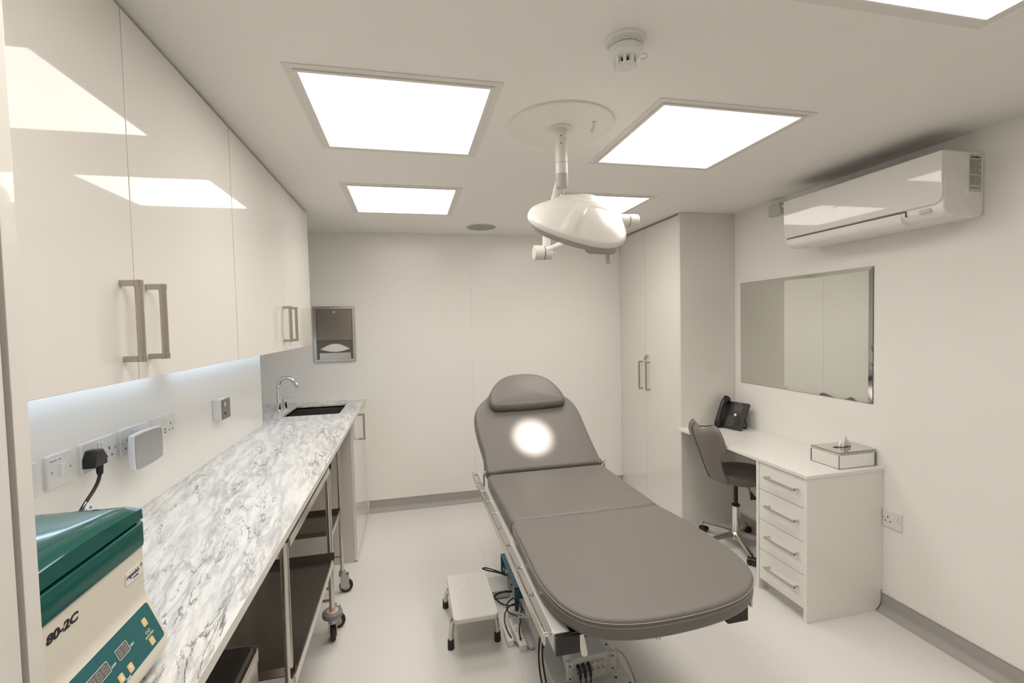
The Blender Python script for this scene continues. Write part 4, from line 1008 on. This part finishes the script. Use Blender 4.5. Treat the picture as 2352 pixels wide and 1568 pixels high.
# foot section
foot = [(.392, 1.796), (.380, 1.62), (.376, 1.42), (.382, 1.32), (.405, 1.225), (.450, 1.158), (.520, 1.120), (.62, 1.102), (.76, 1.104), (.88, 1.122), (.965, 1.155), (1.028, 1.210), (1.066, 1.285), (1.082, 1.38), (1.080, 1.52), (1.066, 1.66), (1.046, 1.775), (1.034, 1.796), (.9, 1.800), (.7, 1.801), (.5, 1.800)]
fo = [(p.x, p.y) for p in smooth([(a, b, 0) for a, b in foot], 5, True)]
area = sum(fo[i - 1][0] * fo[i][1] - fo[i][0] * fo[i - 1][1] for i in range(len(fo)))
if area < 0: fo = fo[::-1]
bm = new(); prism(bm, fo, CH - .066, CH, r=.014, rb=.02, crown=.004, n=5); fc = obj('foot_cushion', bm, M_cush, t, angle=70)
bm = new(); tube(bm, [(p[0], p[1], CH - .0120) for p in inset(fo, -.0004)], .0015, 8, True, 0); obj('piping', bm, mat('piping_vinyl', (.30, .275, .252), .45), fc)
bm = new(); so_ = inset(fo, -.0006); P = [Vector((p[0], p[1], CH - .024)) for p in so_]
acc = 0
for a, b in zip(P, P[1:] + P[:1]):
    L_ = (b - a).length
    if L_ < 1e-6: continue
    n_ = max(1, int(round(L_ / .006)))
    for k in range(n_): cyl(bm, a + (b - a) * (k / n_), a + (b - a) * ((k + .6) / n_), .0006, seg=5)
o_ = obj('stitching', bm, M_stitch, fc); 
# seat section
bm = new(); se = rrect(.386, 1.052, 1.806, 2.412, [.02, .03, .03, .02], 5); prism(bm, se, CH - .072, CH - .001, r=.022, rb=.02, crown=.005, n=5); obj('seat_cushion', bm, M_cush, t, angle=70)
# back section, raised 45 degrees about the hinge
TB = math.radians(45); Mb = basis((0, 2.425, CH - .004), (1, 0, 0), (0, math.cos(TB), math.sin(TB)))
bo = [(.396, .004), (.388, .12), (.372, .24), (.366, .345), (.378, .415), (.412, .468), (.462, .515), (.50, .565), (.56, .600), (.70, .612), (.86, .600), (.915, .560), (.945, .505), (.985, .462), (1.012, .410), (1.026, .345), (1.035, .24), (1.048, .12), (1.060, .02), (1.050, .004), (.9, 0), (.7, 0), (.5, 0)]
bo = [(p.x, p.y) for p in smooth([(a, b, 0) for a, b in bo], 4, True)]
area = sum(bo[i - 1][0] * bo[i][1] - bo[i][0] * bo[i - 1][1] for i in range(len(bo)))
if area < 0: bo = bo[::-1]
bm = new(); prism(bm, bo, -.078, 0, r=.022, rb=.02, crown=.005, n=5, M=Mb); obj('back_cushion', bm, M_cush, t, angle=70)
hp_ = [(.478, .402), (.50, .392), (.60, .388), (.70, .389), (.80, .392), (.905, .400), (.932, .412), (.940, .44), (.928, .495), (.895, .56), (.845, .612), (.78, .640), (.70, .648), (.62, .640), (.555, .612), (.50, .555), (.470, .49), (.462, .435)]
hp_ = [(p.x, p.y) for p in smooth([(a, b, 0) for a, b in hp_], 4, True)]
bm = new(); prism(bm, hp_, .004, .055, r=.030, rb=.012, crown=.012, n=6, M=Mb); obj('head_pillow', bm, M_cush, t, angle=70)
# upholstery boards and frame
bm = new(); box(bm, .42, 1.01, 1.20, 1.78, CH - .082, CH - .0705); box(bm, .42, 1.01, 1.83, 2.40, CH - .082, CH - .0705); box(bm, .42, 1.0, .02, .50, -.092, -.0785, M=Mb); obj('cushion_board', bm, M_black, t)
zf0, zf1 = .528, .584
for x0, x1, xs0 in ((.374, .448, .344), (.925, .999, 1.024)):
    bm = new(); box(bm, x0, x1, 1.215, 2.70, zf0, zf1, bev=.004); fb_ = obj('side_frame', bm, M_frame, t)
    bm = new(); box(bm, x0 + .001, x1 - .001, 1.196, 1.215, zf0 + .001, zf1 - .001, bev=.003); obj('end_cap', bm, M_black, fb_, label='black end cap')
    bm = new(); box(bm, xs0, xs0 + .006, 1.215, 2.70, .555, .588, bev=.001); rl = obj('accessory_rail', bm, M_steel, t)
    bm = new(); a_, b__ = (xs0 + .006, x0) if xs0 < x0 else (x1, xs0)
    for yy in (1.235, 1.425, 1.60, 1.78, 1.945, 2.10, 2.25, 2.40, 2.55, 2.68): cyl(bm, (a_ - .0006, yy, .5725), (b__ + .0006, yy, .5725), .0065, seg=14)
    obj('rail_spacer', bm, M_chrome, rl)
bm = new()
for yy in (1.30, 1.80, 2.40, 2.66): box(bm, .448, .925, yy, yy + .03, .530, .552, bev=.002)
obj('cross_member', bm, M_frame, t)
# hinge levers
for x, yb_ in ((.372, 2.425), (1.068, 2.420)):
    bm = new(); tube(bm, [(x, yb_, CH + .006), (x - .001, yb_ - .004, CH - .02), (x - .002, yb_ - .012, CH - .065)], .006, 10, sm=4); cyl(bm, (x - .01, yb_, CH + .006), (x + .012, yb_, CH + .006), .008, bev=.001); obj('hinge_pin', bm, M_chrome, t)
# chrome release handles below the foot end
for (a, b) in (((.462, 1.262, .590), (.472, 1.226, .492)), ((.668, 1.215, .580), (.690, 1.190, .528))):
    bm = new(); a = Vector(a); b = Vector(b); d = (b - a).normalized(); M = basis(a, Vector((1, 0, 0)), d)
    prism(bm, rrect(-.009, .009, 0, (b - a).length, [.0, .008, .008, .0]), -.002, .002, r=.0008, M=M)
    prism(bm, rrect(-.009, -.006, 0, (b - a).length - .004, .0005), -.010, .0, M=M); obj('release_handle', bm, M_chrome, t)
# lifting mechanism and base
bm = new(); box(bm, .505, .575, 1.48, 2.22, .018, .072, bev=.004); box(bm, .735, .805, 1.48, 2.22, .018, .072, bev=.004)
box(bm, .575, .735, 1.56, 1.74, .052, .0735); box(bm, .575, .735, 2.12, 2.22, .052, .062); obj('base_frame', bm, mat('base_white', (.60, .59, .57), .35, .1), t)
bm = new()
for x in (.54, .77):
    for yy in (1.55, 2.16): cyl(bm, (x, yy, 0), (x, yy, .02), .022, bev=.002)
obj('levelling_foot', bm, M_rubber, t)
bm = new(); box(bm, .600, .720, 1.92, 2.10, .072, .36, bev=.006); obj('lift_column', bm, M_black, t)
bm = new(); box(bm, .59, .73, 1.90, 2.12, .36, .545, bev=.004); box(bm, .54, .775, 1.86, 2.2, .50, .53); obj('lift_housing', bm, mat('base_white', (.6, .59, .57), .35), t)
bm = new(); tube(bm, [(.64, 1.95, .30), (.62, 1.80, .26), (.60, 1.66, .30), (.60, 1.5, .40), (.62, 1.38, .53)], .016, 14); obj('actuator', bm, M_black, t)
bm = new()
for (x, yy) in ((.522, 1.60), (.560, 1.64), (.522, 1.85), (.79, 1.58), (.75, 1.62), (.79, 1.80)): cyl(bm, (x, yy, .072), (x, yy, .0735), .005, seg=12)
obj('frame_hole', bm, M_dark, t)

# ---- control box with three plugs
Mk = Matrix.Translation((.648, 1.675, .085)) @ Matrix.Rotation(math.radians(4), 4, 'Z')
t = thing('control_box', 'light grey motor control box with round sockets on the couch base', 'control box', (.648, 1.675, .085))
bm = new(); prism(bm, rrect(-.078, .078, -.040, .062, .008), -.0115, .082, r=.004, M=Mk); bb = obj('body', bm, M_lgrey, t)
bm = new(); prism(bm, rrect(.070, .112, -.043, -.028, .006), .0, .078, r=.002, M=Mk); prism(bm, rrect(-.100, -.070, -.043, -.028, .006), .0, .078, r=.002, M=Mk); obj('mounting_bracket', bm, M_lgrey, bb)
bm = new()
for i in range(6):
    for k in range(2): cyl(bm, (-.055 + i * .0215, -.040, .056 - k * .028), (-.055 + i * .0215, -.0435, .056 - k * .028), .0085, seg=20, M=Mk)
obj('port_ring', bm, M_lgrey, bb)
bm = new()
for i in range(6):
    for k in range(2): cyl(bm, (-.055 + i * .0215, -.0430, .056 - k * .028), (-.055 + i * .0215, -.0440, .056 - k * .028), .0055, seg=20, M=Mk)
obj('port', bm, mat('port_brown', (.30, .26, .22), .5), bb)
bm = new()
for x in (-.088, .095):
    for z in (.012, .062): cyl(bm, (x, -.043, z), (x, -.0445, z), .0035, seg=12, M=Mk)
obj('screw', bm, M_dark, bb)
bm = new(); tube(bm, [Mk @ Vector(p) for p in ((.085, -.045, .074), (.080, -.052, .03), (.092, -.054, -.002 + .012), (.112, -.05, .012), (.123, -.04, .04), (.118, -.025, .068))], .0022, 8); obj('wire_loop', bm, M_beige_cable, bb)
for i in range(3):
    lb = ('black round plug in the left socket of the couch control box', 'black round plug in the second socket of the couch control box', 'black round plug beside the empty sockets of the couch control box')[i]
    tt9 = thing('cable_plug', lb, 'plug', tuple(Mk @ Vector((-.055 + i * .0215, -.044, .056))), 'black plugs in the control box')
    bm = new(); x = -.055 + i * .0215
    tube(bm, [Mk @ Vector(p) for p in ((x, -.043, .056), (x, -.054, .054), (x + .001, -.062, .040), (x + .001, -.064, .020))], lambda s: .0085 - .003 * s, 12); obj('plug', bm, M_black, tt9)
    bm = new(); tube(bm, [Mk @ Vector(p) for p in ((x + .001, -.064, .022), (x + .001, -.066, .0), (x - .008, -.075, -.03), (x - .02 - i * .008, -.10, -.058), (x - .03 - i * .01, -.16, -.064), (x - .05, -.24, -.067))], .0028, 8); obj('cable', bm, M_black, tt9)

# ---- loose cables
def cable(name, label, pts, r, m, cat='cable', group=None): 
    bm = new(); tube(bm, pts, r, 8); o = obj(name, bm, m); tag(o, label, cat, group); return o
cable('motor_cable', 'pair of black cables looping over the left side of the couch base', [(.60, 1.86, .40), (.575, 1.88, .30), (.53, 1.86, .20), (.49, 1.80, .12), (.475, 1.74, .06), (.478, 1.68, .012), (.50, 1.60, .006), (.54, 1.50, .006)], .0035, M_black)
cable('motor_cable', 'black cable lying just right of its twin beside the couch base', [(.61, 1.85, .40), (.585, 1.87, .30), (.54, 1.85, .19), (.502, 1.79, .12), (.488, 1.73, .08), (.492, 1.66, .012), (.515, 1.58, .006), (.555, 1.49, .006)], .0035, M_black)
cable('mains_lead', 'beige mains lead rising from the power strip to the grey control box', [(.450, 2.12, .040), (.500, 2.02, .10), (.545, 1.90, .125), (.575, 1.80, .130), (.590, 1.745, .135)], .0045, M_beige_cable)
cable('mains_lead', 'beige lead hanging in a thick loop beside the power strip', [(.445, 2.16, .045), (.49, 2.08, .075), (.515, 2.0, .05), (.505, 1.95, .01), (.485, 1.96, .008), (.478, 2.05, .02), (.49, 2.15, .05), (.515, 2.2, .07)], .0045, M_beige_cable)
cable('mains_lead', 'pale lead curving down the right side of the couch base', [(.755, 1.69, .12), (.795, 1.70, .118), (.825, 1.69, .09), (.842, 1.66, .04), (.846, 1.62, .006), (.835, 1.55, .006)], .0045, M_beige_cable)
cable('coiled_lead', 'thin black lead in large coils on the floor beside the step stool', [(.50, 2.22, .05), (.455, 2.20, .055), (.42, 2.15, .06), (.402, 2.09, .055), (.405, 2.03, .045), (.425, 1.99, .02), (.455, 1.955, .006), (.452, 2.00, .055), (.48, 2.08, .07), (.50, 2.15, .085), (.475, 2.20, .09), (.435, 2.18, .08), (.43, 2.13, .07), (.47, 2.10, .06)], .0032, M_black)
cable('coiled_lead', 'thin black lead running from the blue unit across the floor', [(.405, 2.36, .006), (.43, 2.30, .01), (.46, 2.24, .03), (.49, 2.19, .06), (.505, 2.12, .07), (.512, 2.05, .04), (.516, 1.98, .02)], .0032, M_black)
cable('lead_loop', 'thin black lead looped into the side of the blue unit', [(.484, 2.42, .085), (.44, 2.425, .105), (.39, 2.44, .115), (.36, 2.48, .11), (.385, 2.50, .10), (.43, 2.47, .095), (.482, 2.44, .08)], .0038, M_black)
cable('lead_loop', 'short black power lead plugged low into the blue unit', [(.484, 2.30, .065), (.45, 2.30, .07), (.415, 2.31, .06), (.395, 2.33, .03), (.39, 2.34, .006)], .0055, M_black)

# ---- blue unit on the floor
t = thing('blue_metal_unit', 'blue metal housing on the floor under the left edge of the couch', 'electrical unit', (.55, 2.42, 0))
bx0, bx1, by0, by1, bh = .486, .600, 2.235, 2.600, .118
bm = new(); box(bm, bx0, bx1, by0, by0 + .003, 0, bh); box(bm, bx0, bx1, by0, by1, bh - .003, bh); box(bm, bx0, bx1, by1 - .003, by1, 0, bh); box(bm, bx1 - .003, bx1, by0, by1, 0, bh); obj('housing', bm, M_blue, t)
bm = new(); box(bm, bx0 + .014, bx0 + .02, by0 + .004, by1 - .06, .0, bh - .004); bp_ = obj('connector_panel', bm, M_lgrey, t)
bm = new()
for yy in (2.33, 2.40, 2.44, 2.50): cyl(bm, (bx0 + .016, yy, .08), (bx0 - .004, yy, .08), .009, bev=.001)
obj('connector', bm, M_steel, bp_)
bm = new()
for x in (.530, .550): box(bm, x, x + .004, by0 - .0006, by0 + .001, .028, .098)
obj('vent_slot', bm, M_dark, t)
t = thing('grey_box', 'low pale grey box on the floor between the step stool and blue unit', 'box', (.43, 2.38, 0))
bm = new(); box(bm, .375, .478, 2.355, 2.50, .004, .045, bev=.003); obj('body', bm, M_lgrey, t)
bm = new(); box(bm, .380, .474, 2.36, 2.49, 0, .004); obj('base', bm, M_black, t)

# ---- power strip and adapters
t = thing('power_strip', 'long white power strip on the floor beside the step stool', 'power strip', (.45, 2.08, 0))
Mq = Matrix.Translation((.450, 2.08, 0)) @ Matrix.Rotation(math.radians(3), 4, 'Z')
bm = new(); prism(bm, rrect(-.018, .018, -.14, .14, .005), 0, .032, r=.004, M=Mq); ps = obj('body', bm, M_white, t)
bm = new()
for k in range(4):
    for (a, b) in ((0, .008), (-.006, -.006), (.006, -.006)): box(bm, a - .002, a + .002, -.09 + k * .055 + b - .003, -.09 + k * .055 + b + .003, .0315, .0326, M=Mq)
obj('pin_hole', bm, M_ink, ps)
t = thing('mains_adapter', 'small white mains adapter lying next to the power strip', 'adapter', (.408, 2.04, 0))
bm = new(); box(bm, .392, .424, 1.985, 2.075, 0, .030, bev=.005); obj('body', bm, M_white, t)
bm = new(); cyl(bm, (.404, 2.072, .016), (.400, 2.100, .016), .008, bev=.001); obj('plug_tip', bm, M_white, t)

# ================================================================== STEP STOOL
t = thing('step_stool', 'white step stool with bent steel legs beside the treatment couch', 'step stool', (.25, 2.1, 0))
zs = .192
q = [(.150, 1.925), (.349, 1.933), (.351, 2.282), (.162, 2.300)]
bm = new(); o = rrect(.150, .350, 1.945, 2.315, .022, 6); prism(bm, o, zs - .022, zs, r=.005, rb=.004); tp = obj('top', bm, mat('stool_white', (.72, .70, .67), .45, bump=.15, bscale=700), t)
bm = new()
for i, x in enumerate((.190, .250, .310)):
    for k, yy in enumerate((2.05, 2.13, 2.21)): cyl(bm, (x, yy, zs - .001), (x, yy, zs + .0004), .0022, seg=10)
cyl(bm, (.25, 1.99, zs - .001), (.25, 1.99, zs + .0004), .0022, seg=10); cyl(bm, (.25, 2.265, zs - .001), (.25, 2.265, zs + .0004), .0022, seg=10)
obj('dimple', bm, M_inkg, tp)
for (x, y, dx, dy) in ((.174, 2.045, -1, .0), (.328, 2.045, 1, .0), (.174, 2.265, -1, .9), (.328, 2.265, 1, .9)):
    bm = new(); tube(bm, [(x - dx * .045, y, zs - .034), (x - dx * .012, y, zs - .036), (x + dx * .016, y + dy * .02, zs - .060), (x + dx * .026, y + dy * .06, zs - .10), (x + dx * .030, y + dy * .10, .034)], .0115, 14); lg = obj('leg', bm, M_steel, t)
    bm = new(); ex2, ey2 = x + dx * .0302, y + dy * .102; cyl(bm, (ex2, ey2, 0), (ex2, ey2, .044), .0155, .0145, bev=.002); obj('rubber_foot', bm, M_rubber, lg)
bm = new(); cyl(bm, (.225, 2.045, zs - .034), (.277, 2.045, zs - .034), .0115); cyl(bm, (.225, 2.265, zs - .034), (.277, 2.265, zs - .034), .0115); obj('leg_tube', bm, M_steel, t)
